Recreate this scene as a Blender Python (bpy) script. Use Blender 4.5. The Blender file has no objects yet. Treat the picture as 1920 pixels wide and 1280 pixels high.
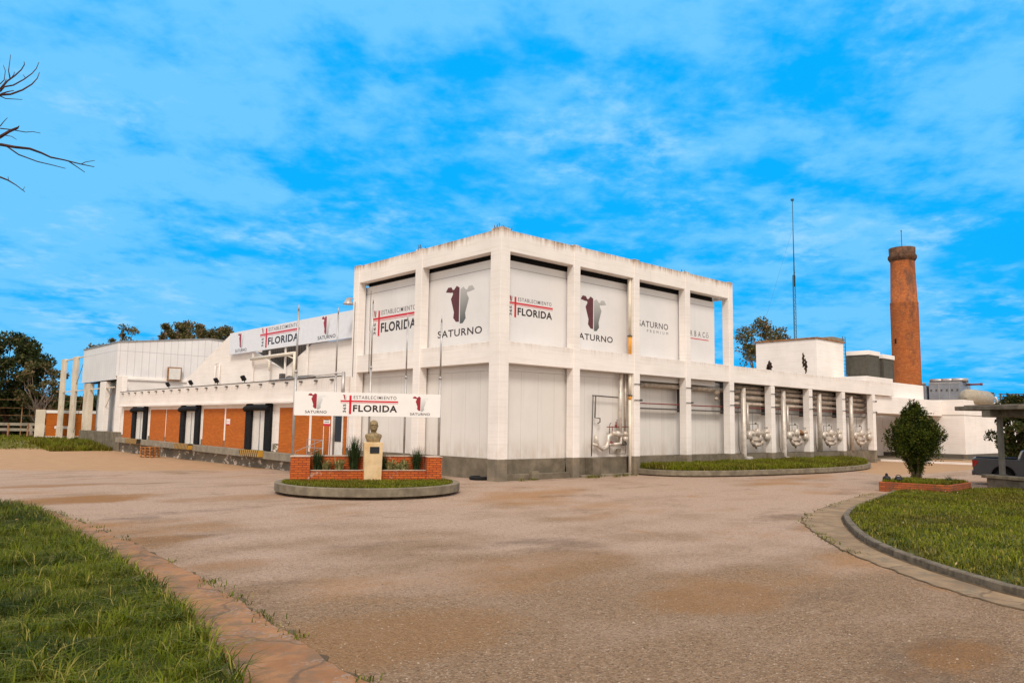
import bpy, math, random
import numpy as np
from mathutils import Vector, Matrix, noise
random.seed(7); rng = np.random.default_rng(7)
S = bpy.context.scene
COL = S.collection
R = math.radians
# ------------------------------------------------------------------ camera
F = 1454.344; CAM = np.array([-24.893, -27.596, 2.64]); YAW, PIT, ROL = R(47.798), R(6.162), R(0.825)
f_ = np.array([math.cos(YAW)*math.cos(PIT), math.sin(YAW)*math.cos(PIT), math.sin(PIT)])
r0 = np.array([math.sin(YAW), -math.cos(YAW), 0.0]); u0 = np.cross(r0, f_)
r_ = r0*math.cos(ROL)+u0*math.sin(ROL); u_ = -r0*math.sin(ROL)+u0*math.cos(ROL)
cam = bpy.data.objects.new('camera', bpy.data.cameras.new('camera')); COL.objects.link(cam)
cam.data.sensor_width = 36; cam.data.lens = F/1920*36; cam.data.clip_end = 6000; cam.data.clip_start = 0.1
cam.matrix_world = Matrix(((r_[0], u_[0], -f_[0], CAM[0]), (r_[1], u_[1], -f_[1], CAM[1]), (r_[2], u_[2], -f_[2], CAM[2]), (0, 0, 0, 1)))
S.camera = cam
# ------------------------------------------------------------------ view, sun, sky
S.view_settings.view_transform = 'Standard'; S.view_settings.look = 'None'
S.view_settings.exposure = 0.0; S.view_settings.gamma = 1.0
SUNV = Vector((-0.64, -0.70, 1.0)).normalized()
sun = bpy.data.objects.new('sun', bpy.data.lights.new('sun', 'SUN')); COL.objects.link(sun)
sun.data.energy = 2.3; sun.data.angle = R(14); sun.data.color = (1.0, 0.915, 0.82)
sun.rotation_euler = SUNV.to_track_quat('Z', 'Y').to_euler()
W = bpy.data.worlds.new('World'); S.world = W; W.use_nodes = True
def world():
    nt = W.node_tree; n = nt.nodes; l = nt.links; n.clear()
    out = n.new('ShaderNodeOutputWorld'); bg = n.new('ShaderNodeBackground'); l.new(bg.outputs[0], out.inputs[0])
    bg.inputs[1].default_value = 0.1
    sky = n.new('ShaderNodeTexSky'); sky.sky_type = 'NISHITA'; sky.sun_disc = False
    sky.sun_elevation = math.asin(SUNV.z); sky.sun_rotation = math.atan2(SUNV.x, SUNV.y)
    tc = n.new('ShaderNodeTexCoord')
    sep = n.new('ShaderNodeSeparateXYZ'); l.new(tc.outputs['Generated'], sep.inputs[0])
    def M(op, a, b=None, c=None):
        m = n.new('ShaderNodeMath'); m.operation = op
        for i, v in enumerate((a, b, c)):
            if v is None: continue
            if isinstance(v, (int, float)): m.inputs[i].default_value = v
            else: l.new(v, m.inputs[i])
        return m.outputs[0]
    zz = M('ADD', M('MAXIMUM', sep.outputs[2], 0.0), 0.13)
    px = M('DIVIDE', sep.outputs[0], zz); py = M('DIVIDE', sep.outputs[1], zz)
    cb = n.new('ShaderNodeCombineXYZ'); l.new(px, cb.inputs[0]); l.new(py, cb.inputs[1])
    mp = n.new('ShaderNodeMapping'); l.new(cb.outputs[0], mp.inputs[0]); mp.inputs['Rotation'].default_value = (0, 0, R(-40))
    mp.inputs['Scale'].default_value = (0.95, 1.0, 1)
    def N(scale, det, rough, off, dist=0.0):
        m2 = n.new('ShaderNodeMapping'); l.new(mp.outputs[0], m2.inputs[0]); m2.inputs['Location'].default_value = off
        t = n.new('ShaderNodeTexNoise'); l.new(m2.outputs[0], t.inputs['Vector'])
        t.inputs['Scale'].default_value = scale; t.inputs['Detail'].default_value = det; t.inputs['Roughness'].default_value = rough
        t.inputs['Distortion'].default_value = dist
        return t.outputs[0]
    big = N(0.8, 3, 0.5, (3.1, 7.7, 0)); mid = N(3.1, 5, 0.58, (1.2, 5.1, 0), 0.2); fine = N(10.0, 5, 0.62, (9, 2, 0), 0.1)
    s = M('ADD', M('MULTIPLY', big, 0.95), M('ADD', M('MULTIPLY', mid, 1.1), M('MULTIPLY', fine, 0.5)))
    mr = n.new('ShaderNodeMapRange'); mr.interpolation_type = 'SMOOTHSTEP'; l.new(s, mr.inputs[0])
    mr.inputs[1].default_value = 1.06; mr.inputs[2].default_value = 1.46
    el = n.new('ShaderNodeMapRange'); el.interpolation_type = 'SMOOTHSTEP'; l.new(sep.outputs[2], el.inputs[0])
    for i, v in enumerate((.38, .52, 0.0, .16)): el.inputs[i+1].default_value = v
    lo = n.new('ShaderNodeMapRange'); lo.interpolation_type = 'SMOOTHSTEP'; l.new(sep.outputs[2], lo.inputs[0])
    for i, v in enumerate((.08, .22, .04, 0.0)): lo.inputs[i+1].default_value = v
    l.new(M('ADD', M('MULTIPLY_ADD', M('SUBTRACT', M('MULTIPLY', sep.outputs[0], .741), M('MULTIPLY', sep.outputs[1], .672)), -.20, s), M('ADD', el.outputs[0], lo.outputs[0])), mr.inputs[0])
    # azure with thin cloud
    tint = n.new('ShaderNodeMix'); tint.data_type = 'RGBA'; tint.blend_type = 'MULTIPLY'; tint.inputs[0].default_value = 1
    l.new(sky.outputs[0], tint.inputs[6]); tint.inputs[7].default_value = (0.02, 0.10, 0.10, 1)
    az = n.new('ShaderNodeMix'); az.data_type = 'RGBA'; az.blend_type = 'ADD'; az.inputs[0].default_value = 1
    l.new(tint.outputs[2], az.inputs[6]); az.inputs[7].default_value = (0.0, 4.1, 9.7, 1)
    cl = n.new('ShaderNodeMix'); cl.data_type = 'RGBA'; l.new(mr.outputs[0], cl.inputs[0])
    l.new(az.outputs[2], cl.inputs[6]); cl.inputs[7].default_value = (1.6, 5.9, 10.1, 1)
    wb = n.new('ShaderNodeMapRange'); wb.interpolation_type = 'SMOOTHSTEP'; l.new(M('ADD', M('MULTIPLY', N(1.5, 5, .6, (4, 9, 0), .2), 1.0), M('MULTIPLY', fine, .4)), wb.inputs[0])
    for i, v in enumerate((.74, .92, 0.0, .55)): wb.inputs[i+1].default_value = v
    c2 = n.new('ShaderNodeMix'); c2.data_type = 'RGBA'; l.new(M('MULTIPLY', wb.outputs[0], mr.outputs[0]), c2.inputs[0]); l.new(cl.outputs[2], c2.inputs[6]); c2.inputs[7].default_value = (4.2, 7.4, 10.4, 1)
    cl = c2
    # unseen bright overcast, added overhead and behind the viewer to light the walls
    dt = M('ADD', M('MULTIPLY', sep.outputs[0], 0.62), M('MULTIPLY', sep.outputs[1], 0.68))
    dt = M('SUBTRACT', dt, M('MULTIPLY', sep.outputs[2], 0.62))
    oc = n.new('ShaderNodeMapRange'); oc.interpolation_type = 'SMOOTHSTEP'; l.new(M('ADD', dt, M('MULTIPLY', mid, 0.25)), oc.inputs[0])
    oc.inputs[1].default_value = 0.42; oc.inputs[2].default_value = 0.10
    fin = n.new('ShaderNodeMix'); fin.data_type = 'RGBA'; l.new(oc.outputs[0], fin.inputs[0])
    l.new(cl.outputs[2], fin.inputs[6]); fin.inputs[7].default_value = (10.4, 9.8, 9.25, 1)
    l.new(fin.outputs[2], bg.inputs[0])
world()
# ------------------------------------------------------------------ rays of the solved camera (used only to read positions off known planes)
def ray(px, py): return f_+r_*(px-960)/F-u_*(py-640)/F
def G(px, py, z=0.0): d = ray(px, py); return CAM+d*(z-CAM[2])/d[2]
def X(px, py, x): d = ray(px, py); return CAM+d*(x-CAM[0])/d[0]
def Y(px, py, y): d = ray(px, py); return CAM+d*(y-CAM[1])/d[1]
def Vp(px, py, P0, dr):      # vertical plane through P0 along dr: (distance along, height)
    d = ray(px, py); A = np.array([[dr[0], -d[0]], [dr[1], -d[1]]]); t, s = np.linalg.solve(A, np.array([CAM[0]-P0[0], CAM[1]-P0[1]]))
    return t, CAM[2]+s*d[2]
# ------------------------------------------------------------------ helpers
def tag(o, label=None, cat=None, group=None, kind=None):
    if label: o['label'] = label
    if cat: o['category'] = cat
    if group: o['group'] = group
    if kind: o['kind'] = kind
    return o
def thing(name, loc, label, cat, group=None, rz=0.0):
    o = bpy.data.objects.new(name, None); COL.objects.link(o); o.empty_display_size = 0.2
    o.location = Vector([float(v) for v in loc]); o.rotation_euler = (0, 0, rz)
    return tag(o, label, cat, group)
def wm(o):
    m = Matrix.Identity(4)
    while o is not None: m = (Matrix.Translation(o.location) @ o.rotation_euler.to_matrix().to_4x4()) @ m; o = o.parent
    return m
class MB:
    def __init__(s): s.v = []; s.f = []; s.sm = []
    def add(s, v, f, sm=False):
        b = len(s.v); s.v += [tuple(float(c) for c in p) for p in v]; s.f += [tuple(i+b for i in q) for q in f]; s.sm += [sm]*len(f); return s
    def box(s, x0, x1, y0, y1, z0, z1):
        return s.add([(x0,y0,z0),(x1,y0,z0),(x1,y1,z0),(x0,y1,z0),(x0,y0,z1),(x1,y0,z1),(x1,y1,z1),(x0,y1,z1)],
                     [(0,3,2,1),(4,5,6,7),(0,1,5,4),(1,2,6,5),(2,3,7,6),(3,0,4,7)])
    def obox(s, c, ax, ay, az):       # centre + three half-axis vectors
        c = np.array(c, float); ax, ay, az = map(lambda a: np.array(a, float), (ax, ay, az))
        P = [c+i*ax+j*ay+k*az for k in (-1, 1) for j, i in ((-1,-1),(-1,1),(1,1),(1,-1))]
        return s.add(P, [(0,3,2,1),(4,5,6,7),(0,1,5,4),(1,2,6,5),(2,3,7,6),(3,0,4,7)])
    def bar(s, p, q, w, h=None):
        p = Vector(p); q = Vector(q); d = (q-p); L = d.length/2; d.normalize(); h = h or w
        a = d.cross(Vector((0,0,1))) if abs(d.z) < .99 else Vector((1,0,0)); a.normalize(); b = d.cross(a)
        return s.obox((p+q)/2, d*L, a*w/2, b*h/2)
    def prism(s, poly, d, f3):        # poly 2D, f3(u,v,w) -> 3D, w in (0,d)
        n = len(poly); v = [f3(a, b, 0) for a, b in poly]+[f3(a, b, d) for a, b in poly]
        return s.add(v, [tuple(range(n))[::-1], tuple(range(n, 2*n))]+[(i, (i+1) % n, n+(i+1) % n, n+i) for i in range(n)])
    def tube(s, pts, r, seg=10, cap=True):
        pts = [Vector([float(c) for c in p]) for p in pts]; n = len(pts); rr = r if hasattr(r, '__len__') else [r]*n
        V = []; a = None
        for i, p in enumerate(pts):
            t = (pts[min(i+1, n-1)]-pts[max(i-1, 0)]).normalized()
            if a is None: a = t.cross(Vector((0,0,1)) if abs(t.z) < .9 else Vector((1,0,0))).normalized()
            else: a = (a-t*a.dot(t)).normalized()
            b = t.cross(a)
            V += [p+(a*math.cos(k*2*math.pi/seg)+b*math.sin(k*2*math.pi/seg))*rr[i] for k in range(seg)]
        Fc = [(i*seg+k, i*seg+(k+1) % seg, (i+1)*seg+(k+1) % seg, (i+1)*seg+k) for i in range(n-1) for k in range(seg)]
        s.add(V, Fc, True)
        if cap: b0 = len(s.v)-n*seg; s.f += [tuple(b0+k for k in range(seg))[::-1], tuple(b0+(n-1)*seg+k for k in range(seg))]; s.sm += [False]*2
        return s
    def lathe(s, prof, c, seg=32, sm=True):
        V = [(c[0]+r*math.cos(k*2*math.pi/seg), c[1]+r*math.sin(k*2*math.pi/seg), c[2]+z) for r, z in prof for k in range(seg)]
        Fc = [(i*seg+k, i*seg+(k+1) % seg, (i+1)*seg+(k+1) % seg, (i+1)*seg+k) for i in range(len(prof)-1) for k in range(seg)]
        return s.add(V, Fc, sm)
    def ball(s, c, r, sx=1, sy=1, sz=1, n=12):
        prof = [(max(1e-4, math.sin(i*math.pi/n)), -math.cos(i*math.pi/n)) for i in range(n+1)]
        V = [(c[0]+r*sx*a*math.cos(k*math.pi/8), c[1]+r*sy*a*math.sin(k*math.pi/8), c[2]+r*sz*b) for a, b in prof for k in range(16)]
        return s.add(V, [(i*16+k, i*16+(k+1) % 16, (i+1)*16+(k+1) % 16, (i+1)*16+k) for i in range(n) for k in range(16)], True)
    def build(s, name, mat, parent=None, bev=0.0, local=False, label=None, seg=1):
        me = bpy.data.meshes.new(name); v = s.v
        if parent is not None and not local:
            im = wm(parent).inverted(); v = [tuple(im @ Vector(p)) for p in v]
        me.from_pydata(v, [], s.f); me.polygons.foreach_set('use_smooth', s.sm); me.update()
        o = bpy.data.objects.new(name, me); COL.objects.link(o); me.materials.append(mat)
        if parent is not None: o.parent = parent
        if bev: m = o.modifiers.new('bevel', 'BEVEL'); m.width = bev; m.segments = seg; m.limit_method = 'ANGLE'; m.angle_limit = R(40)
        if label: o['label'] = label
        return o
def dup(root, loc, label=None, rz=None):
    r = root.copy(); COL.objects.link(r); r.location = Vector([float(v) for v in loc])
    if rz is not None: r.rotation_euler = (0, 0, rz)
    if label: r['label'] = label
    for ch in list(root.children):
        c = ch.copy(); COL.objects.link(c); c.parent = r
        for g in list(ch.children):
            d = g.copy(); COL.objects.link(d); d.parent = c
    return r
# ------------------------------------------------------------------ materials
class NT:
    def __init__(s, name):
        s.m = bpy.data.materials.new(name); s.m.use_nodes = True; s.t = s.m.node_tree; s.n = s.t.nodes; s.l = s.t.links
        s.b = s.n['Principled BSDF']; s.tc = s.n.new('ShaderNodeTexCoord')
        s.co = s.tc.outputs['Object']
    def set(s, k, v): s.b.inputs[k].default_value = v
    def math(s, op, a, b=None, c=None, clamp=False):
        m = s.n.new('ShaderNodeMath'); m.operation = op; m.use_clamp = clamp
        for i, v in enumerate((a, b, c)):
            if v is None: continue
            if isinstance(v, (int, float)): m.inputs[i].default_value = v
            else: s.l.new(v, m.inputs[i])
        return m.outputs[0]
    def xyz(s, v=None):
        q = s.n.new('ShaderNodeSeparateXYZ'); s.l.new(v or s.co, q.inputs[0]); return q.outputs
    def comb(s, a, b, c=0.0):
        q = s.n.new('ShaderNodeCombineXYZ')
        for i, v in enumerate((a, b, c)):
            if isinstance(v, (int, float)): q.inputs[i].default_value = v
            else: s.l.new(v, q.inputs[i])
        return q.outputs[0]
    def map(s, v, sc=(1,1,1), loc=(0,0,0)):
        m = s.n.new('ShaderNodeMapping'); s.l.new(v, m.inputs[0]); m.inputs['Scale'].default_value = sc; m.inputs['Location'].default_value = loc; return m.outputs[0]
    def noise(s, scale, det=4, rough=.55, v=None, sc=(1,1,1), loc=(0,0,0), dist=0.0):
        t = s.n.new('ShaderNodeTexNoise'); s.l.new(s.map(v or s.co, sc, loc), t.inputs['Vector'])
        t.inputs['Scale'].default_value = scale; t.inputs['Detail'].default_value = det; t.inputs['Roughness'].default_value = rough; t.inputs['Distortion'].default_value = dist
        return t.outputs[0]
    def vor(s, scale, feat='F1', out=0, v=None, sc=(1,1,1)):
        t = s.n.new('ShaderNodeTexVoronoi'); t.feature = feat; s.l.new(s.map(v or s.co, sc), t.inputs['Vector']); t.inputs['Scale'].default_value = scale
        return t.outputs[out]
    def rng(s, v, a, b, c=0.0, d=1.0, smooth=True):
        m = s.n.new('ShaderNodeMapRange'); m.interpolation_type = 'SMOOTHSTEP' if smooth else 'LINEAR'
        s.l.new(v, m.inputs[0])
        for i, q in enumerate((a, b, c, d)): m.inputs[i+1].default_value = q
        return m.outputs[0]
    def mix(s, fac, a, b, mode='MIX'):
        m = s.n.new('ShaderNodeMix'); m.data_type = 'RGBA'; m.blend_type = mode
        if isinstance(fac, (int, float)): m.inputs[0].default_value = fac
        else: s.l.new(fac, m.inputs[0])
        for i, q in ((6, a), (7, b)):
            if isinstance(q, tuple): m.inputs[i].default_value = (*q, 1)
            else: s.l.new(q, m.inputs[i])
        return m.outputs[2]
    def color(s, c):
        if isinstance(c, tuple): s.b.inputs['Base Color'].default_value = (*c, 1)
        else: s.l.new(c, s.b.inputs['Base Color'])
    def bump(s, h, st=.3, d=.02):
        b = s.n.new('ShaderNodeBump'); b.inputs['Strength'].default_value = st; b.inputs['Distance'].default_value = d
        s.l.new(h, b.inputs['Height']); s.l.new(b.outputs[0], s.b.inputs['Normal'])
def plain(name, c, rough=.6, metal=0.0, var=.15, scale=3.0, bump=0.0, dirt=None):
    t = NT(name); t.set('Specular IOR Level', .2 if rough > .7 else .4); t.set('Roughness', rough); t.set('Metallic', metal)
    nz = t.noise(scale, 5, .6)
    col = t.mix(t.rng(nz, .3, .7), tuple(x*(1-var) for x in c), tuple(min(1, x*(1+var)) for x in c))
    if dirt: col = t.mix(t.math('MULTIPLY', t.rng(t.noise(scale*.7, 6, .7, loc=(5,1,3)), .52, .68), dirt[1]), col, dirt[0])
    t.color(col)
    if bump: t.bump(t.noise(scale*12, 4, .6), bump, .01)
    return t.m
WHITE = (.87, .805, .755)
def concrete_white(name, streak_z=None, base=WHITE, plinth=None, rust=.75):
    t = NT(name); t.set('Roughness', .85)
    x, y, z = t.xyz(); h = t.math('ADD', x, y)
    hv = t.comb(h, z)
    col = t.mix(t.rng(t.noise(.45, 5, .6), .3, .7), tuple(c*.93 for c in base), tuple(min(1, c*1.04) for c in base))
    # board-form lines and faint grey drips
    lines = t.noise(1.0, 3, .6, v=hv, sc=(.35, 9, 1))
    col = t.mix(t.rng(lines, .46, .7, 0, .22), col, (.60, .52, .44))
    drip = t.noise(1.0, 5, .65, v=hv, sc=(3.2, .16, 1))
    col = t.mix(t.rng(drip, .56, .78, 0, .22), col, (.50, .43, .35))
    spots = t.noise(2.6, 6, .75, loc=(3, 3, 3)); col = t.mix(t.rng(spots, .67, .76, 0, .45), col, (.42, .33, .25))
    if streak_z:                      # run-off stains below the coping
        s1 = t.noise(1.0, 6, .7, v=hv, sc=(4.6, .35, 1)); s2 = t.noise(.55, 3, .5, v=hv, loc=(7, 1, 0))
        g = t.rng(z, streak_z-1.0, streak_z, 0, 1, False)
        k = t.rng(t.math('ADD', t.math('ADD', t.math('MULTIPLY', g, .62), t.math('MULTIPLY', s1, .75)), t.math('MULTIPLY', s2, .5)), .98, 1.35, 0, rust)
        col = t.mix(k, col, (.36, .21, .11))
        col = t.mix(t.rng(t.math('ADD', g, t.math('MULTIPLY', s1, .9)), 1.33, 1.62, 0, rust), col, (.10, .075, .055))
    if plinth is not None:
        e = t.math('ADD', z, t.math('MULTIPLY', t.noise(3, 4, .6), .04))
        pc = t.mix(t.rng(t.noise(1.1, 5, .65), .3, .7), (.15, .125, .09), (.245, .205, .15))
        pc = t.mix(t.rng(t.noise(1, 4, .6, v=hv, sc=(.25, 7, 1)), .45, .7, 0, .35), pc, (.11, .09, .065))
        col = t.mix(t.rng(e, plinth+.012, plinth+.03, 0, 1), pc, col)
        low = t.rng(z, plinth, plinth+1.1, .28, 0); col = t.mix(t.math('MULTIPLY', low, t.rng(t.noise(1.4, 5, .7), .4, .7)), col, (.40, .28, .17))
    t.color(col); t.bump(t.math('ADD', lines, t.math('MULTIPLY', t.noise(14, 4, .7), .6)), .22, .03)
    return t.m
def panel_mat(name, base, seam=None, hseam=None, low=None, soil=.3, ofs=0.0):
    t = NT(name); t.set('Roughness', .5); x, y, z = t.xyz(); h = t.math('ADD', x, y); hv = t.comb(h, z)
    col = t.mix(t.rng(t.noise(.35, 4, .6), .3, .7), tuple(c*.95 for c in base), tuple(min(1, c*1.03) for c in base))
    dr = t.noise(1, 6, .68, v=hv, sc=(2.4, .12, 1)); col = t.mix(t.rng(dr, .5, .8, 0, soil), col, (.45, .41, .34))
    if low: 
        k = t.math('MULTIPLY', t.rng(z, low, low+1.3, .42, 0), t.rng(t.noise(1, 5, .7, v=hv, sc=(1.8, .5, 1)), .35, .65)); col = t.mix(k, col, (.42, .31, .21))
    if seam:
        mm = t.math('FRACT', t.math('DIVIDE', t.math('ADD', h, ofs+100*seam), seam)); d = t.math('ABSOLUTE', t.math('SUBTRACT', mm, .5))
        col = t.mix(t.rng(d, .4915, .4955, 0, .6), col, (.27, .24, .21))
        rb = t.math('FRACT', t.math('DIVIDE', t.math('ADD', h, 100), seam/4)); t.bump(t.rng(t.math('ABSOLUTE', t.math('SUBTRACT', rb, .5)), .42, .48), .25, .01)
    if hseam: col = t.mix(t.rng(t.math('ABSOLUTE', t.math('SUBTRACT', z, hseam)), .006, .022, .75, 0), col, (.08, .07, .07))
    t.color(col); return t.m
def brick_mat(name, c1, c2, mortar, bw=.26, bh=.075, mode='wall', radius=1.0, ms=.012, stain=None, rough=.9, bstr=.5):
    t = NT(name); t.set('Roughness', rough); x, y, z = t.xyz()
    if mode == 'round': h = t.math('MULTIPLY', t.math('ARCTAN2', y, x), radius)
    else: h = t.math('ADD', x, y)
    hv = t.comb(h, z)
    b = t.n.new('ShaderNodeTexBrick'); t.l.new(hv, b.inputs['Vector'])
    b.inputs['Scale'].default_value = 1; b.inputs['Brick Width'].default_value = bw; b.inputs['Row Height'].default_value = bh
    b.inputs['Mortar Size'].default_value = ms; b.inputs['Mortar Smooth'].default_value = .3; b.inputs['Bias'].default_value = -.1
    b.inputs['Color1'].default_value = (*c1, 1); b.inputs['Color2'].default_value = (*c2, 1); b.inputs['Mortar'].default_value = (*mortar, 1)
    col = t.mix(t.rng(t.noise(1.3, 6, .7), .35, .7, 0, .45), b.outputs[0], tuple(c*.62 for c in c1))
    col = t.mix(t.rng(t.noise(9, 4, .7), .6, .75, 0, .35), col, tuple(min(1, c*1.5+.04) for c in c2))
    if stain: col = stain(t, col, h, z)
    t.color(col); t.bump(t.math('SUBTRACT', t.math('MULTIPLY', t.noise(30, 3, .6), .4), b.outputs[1]), bstr, .012)
    return t.m
M_ = {}
M_['frame'] = concrete_white('painted_concrete_frame', 12.13, plinth=1.033)
M_['frame1'] = concrete_white('painted_concrete_low', 6.72, plinth=1.033, rust=.25)
M_['beam'] = concrete_white('painted_concrete_beam', 12.13)
M_['midbeam'] = concrete_white('painted_concrete_mid', 6.68, rust=.18)
M_['white'] = concrete_white('painted_render')
M_['whitep'] = concrete_white('painted_render_parapet', 5.5, rust=.10)
M_['roofblock'] = concrete_white('painted_tank_house', 10.9, rust=.85)
M_['plinth'] = plain('grey_plinth_paint', (.17, .14, .10), .9, var=.25, scale=1.6, bump=.3, dirt=((.27, .22, .16), .6))
M_['panel_up'] = panel_mat('white_sandwich_panel', (.77, .745, .735), None, 10.42, None, .12)
M_['panel_lo'] = panel_mat('soiled_cold_room_panel', (.74, .70, .655), 1.16, None, 1.05, .3, .3)
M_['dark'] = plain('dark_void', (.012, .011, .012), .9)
M_['soffit'] = plain('dirty_soffit', (.30, .25, .2), .9)
def peel(name):
    t = NT(name); t.set('Roughness', .9); x, y, z = t.xyz(); hv = t.comb(y, z)
    c = t.mix(t.rng(t.noise(.9, 5, .6), .3, .7), (.15, .13, .10), (.22, .19, .145))
    k = t.math('ADD', t.noise(1.0, 6, .75, v=hv, sc=(.9, 1.3, 1), loc=(3, 0, 0)), t.math('MULTIPLY', t.rng(z, -.6, .3, .1, -.06), 1.0))
    c = t.mix(t.rng(k, .50, .53), c, (.80, .70, .60)); t.color(c); t.bump(t.noise(12, 4, .6), .3, .02); return t.m
M_['peel'] = peel('peeling_grey_base')
M_['ledge'] = plain('bare_concrete_ledge', (.27, .235, .18), .9, var=.2, scale=1.2, bump=.3, dirt=((.16, .14, .11), .5))
M_['brick'] = brick_mat('orange_brick_panel', (.58, .150, .006), (.44, .10, .004), (.30, .075, .010), .40, .10, ms=.010)
def pstain(t, col, h, z): return t.mix(t.rng(t.noise(2.2, 6, .7), .60, .68, 0, .55), col, (.62, .50, .40))
M_['brick2'] = brick_mat('planter_brick', (.62, .13, .018), (.45, .075, .012), (.13, .03, .012), .3, .088, ms=.012, stain=pstain, bstr=.9)
M_['brick3'] = brick_mat('mossy_brick', (.42, .10, .02), (.24, .05, .018), (.10, .06, .035), .3, .088, ms=.014, stain=lambda t, c, h, z: t.mix(t.rng(t.noise(3, 5, .7), .5, .65, 0, .6), c, (.07, .055, .03)))
def chst(t, col, h, z):
    a = t.math('ABSOLUTE', t.math('SUBTRACT', h, -3.2)); nz = t.noise(1.1, 6, .75, sc=(1, 1, .45))
    k = t.math('MULTIPLY', t.rng(a, .15, 1.0, 1, 0), t.rng(z, 4, 11, 0, 1))
    col = t.mix(t.rng(t.math('ADD', t.math('MULTIPLY', k, .32), nz), .70, .95, 0, .6), col, (.09, .045, .03))
    col = t.mix(t.rng(t.noise(5, 4, .8), .54, .68, 0, .5), col, (.66, .30, .09))
    return t.mix(t.math('MULTIPLY', t.rng(z, 13, 17, 0, .55), t.rng(nz, .42, .62)), col, (.07, .04, .03))
M_['chimney'] = brick_mat('chimney_brick', (.52, .135, .022), (.30, .06, .010), (.26, .11, .045), .36, .12, 'round', 1.35, .018, chst)
M_['cladding'] = None
def cladding():
    t = NT('ribbed_white_cladding'); t.set('Roughness', .45); x, y, z = t.xyz(); h = t.math('ADD', x, y)
    fr = t.math('FRACT', t.math('DIVIDE', t.math('ADD', h, 200), .75)); d = t.math('ABSOLUTE', t.math('SUBTRACT', fr, .5))
    c = t.mix(t.rng(t.noise(.3, 4, .6), .3, .7), (.74, .71, .70), (.82, .79, .78)); c = t.mix(t.rng(d, .43, .47, 0, .35), c, (.45, .42, .42))
    c = t.mix(t.rng(t.math('ABSOLUTE', t.math('SUBTRACT', z, 10.0)), .02, .05, .4, 0), c, (.3, .28, .28)); t.color(c); t.bump(t.rng(d, .36, .48), .5, .04); return t.m
M_['cladding'] = cladding()
M_['rustwhite'] = plain('rust_stained_white', (.68, .58, .46), .8, var=.15, scale=.5, dirt=((.45, .24, .08), .75))
M_['rust'] = plain('rusty_steel', (.30, .15, .07), .8, var=.4, scale=4)
M_['black'] = plain('black_rubber', (.010, .010, .012), .85, var=.4, scale=6)
M_['doorw'] = plain('white_door_leaf', (.72, .68, .63), .5, var=.06)
M_['alu'] = plain('grey_aluminium', (.38, .37, .36), .4, .5)
M_['galv'] = plain('galvanised_steel', (.46, .43, .41), .42, .55, var=.2, scale=2)
M_['jacket'] = plain('aluminium_pipe_jacket', (.60, .53, .46), .42, .3, var=.18, scale=3, dirt=((.36, .25, .16), .6))
M_['jacketd'] = plain('dull_pipe_jacket', (.52, .43, .35), .5, .2, var=.25, scale=2.5, dirt=((.22, .15, .1), .7))
M_['pipew'] = plain('cream_painted_pipe', (.74, .66, .54), .5, var=.08)
M_['yellow'] = plain('ochre_pipe_paint', (.72, .33, .04), .6, var=.1, scale=6)
M_['red'] = plain('dark_red_pipe_paint', (.20, .035, .03), .5)
M_['steeld'] = plain('dark_pipe_steel', (.11, .095, .085), .5, .3)
M_['board'] = plain('white_sign_sheet', (.86, .82, .79), .4, var=.02)
M_['boardc'] = plain('pale_banner_sheet', (.76, .775, .82), .45, var=.03)
M_['ink_red'] = plain('red_print', (.62, .006, .02), .4, var=.03)
M_['ink_dark'] = plain('dark_print', (.028, .014, .014), .4, var=.05)
M_['ink_grey'] = plain('grey_print', (.10, .08, .085), .4, var=.05)
M_['maroon'] = plain('maroon_print', (.105, .018, .022), .4, var=.1)
M_['crimson'] = plain('crimson_print', (.32, .018, .032), .4, var=.05)
def silver(name, lo, hi):
    t = NT(name); t.set('Roughness', .35); a = t.n.new('ShaderNodeAttribute'); a.attribute_name = 'tone'
    t.color(t.mix(a.outputs['Fac'], lo, hi)); return t.m
M_['silver'] = silver('silver_print', (.085, .09, .085), (.50, .48, .46)); M_['silverl'] = silver('light_silver_print', (.42, .42, .42), (.85, .83, .81))
M_['stone'] = plain('ochre_stained_stone', (.72, .52, .30), .85, var=.12, scale=2.2, bump=.3, dirt=((.62, .32, .10), .5))
M_['bronze'] = plain('weathered_bronze', (.24, .175, .09), .6, .25, var=.3, scale=7, dirt=((.36, .25, .09), .7))
M_['plaque'] = plain('dark_plaque_metal', (.03, .032, .036), .4, .4)
M_['kerb'] = plain('weathered_kerb_concrete', (.21, .175, .125), .9, var=.25, scale=2.5, bump=.5, dirt=((.12, .10, .07), .7))
M_['kerbd'] = plain('mossy_kerb_stone', (.16, .13, .095), .95, var=.4, scale=5, bump=.8, dirt=((.07, .06, .045), .8))
M_['soil'] = plain('dark_soil', (.105, .072, .042), .95, var=.4, scale=3, bump=.6)
M_['condenser'] = plain('dark_grey_condenser_steel', (.085, .078, .062), .75, .0, var=.15)
M_['unit'] = plain('grey_unit_steel', (.27, .28, .31), .45, .3, var=.12, scale=1.2)
M_['tank'] = plain('beige_tank_paint', (.34, .29, .22), .65, .0, var=.15)
M_['wood'] = plain('old_pallet_wood', (.42, .17, .05), .85, var=.45, scale=6, bump=.3)
M_['bag'] = plain('black_nylon', (.012, .012, .013), .6, var=.3, scale=12)
M_['truck'] = plain('graphite_car_paint', (.085, .085, .095), .38, .2, var=.04); M_['truck'].node_tree.nodes['Principled BSDF'].inputs['Coat Weight'].default_value = .2
M_['glass'] = plain('tinted_glass', (.018, .016, .016), .32, 0, var=.05)
M_['lamp_red'] = plain('red_lamp_lens', (.38, .012, .01), .2, var=.1)
M_['tyre'] = plain('tyre_rubber', (.015, .015, .015), .8)
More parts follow.
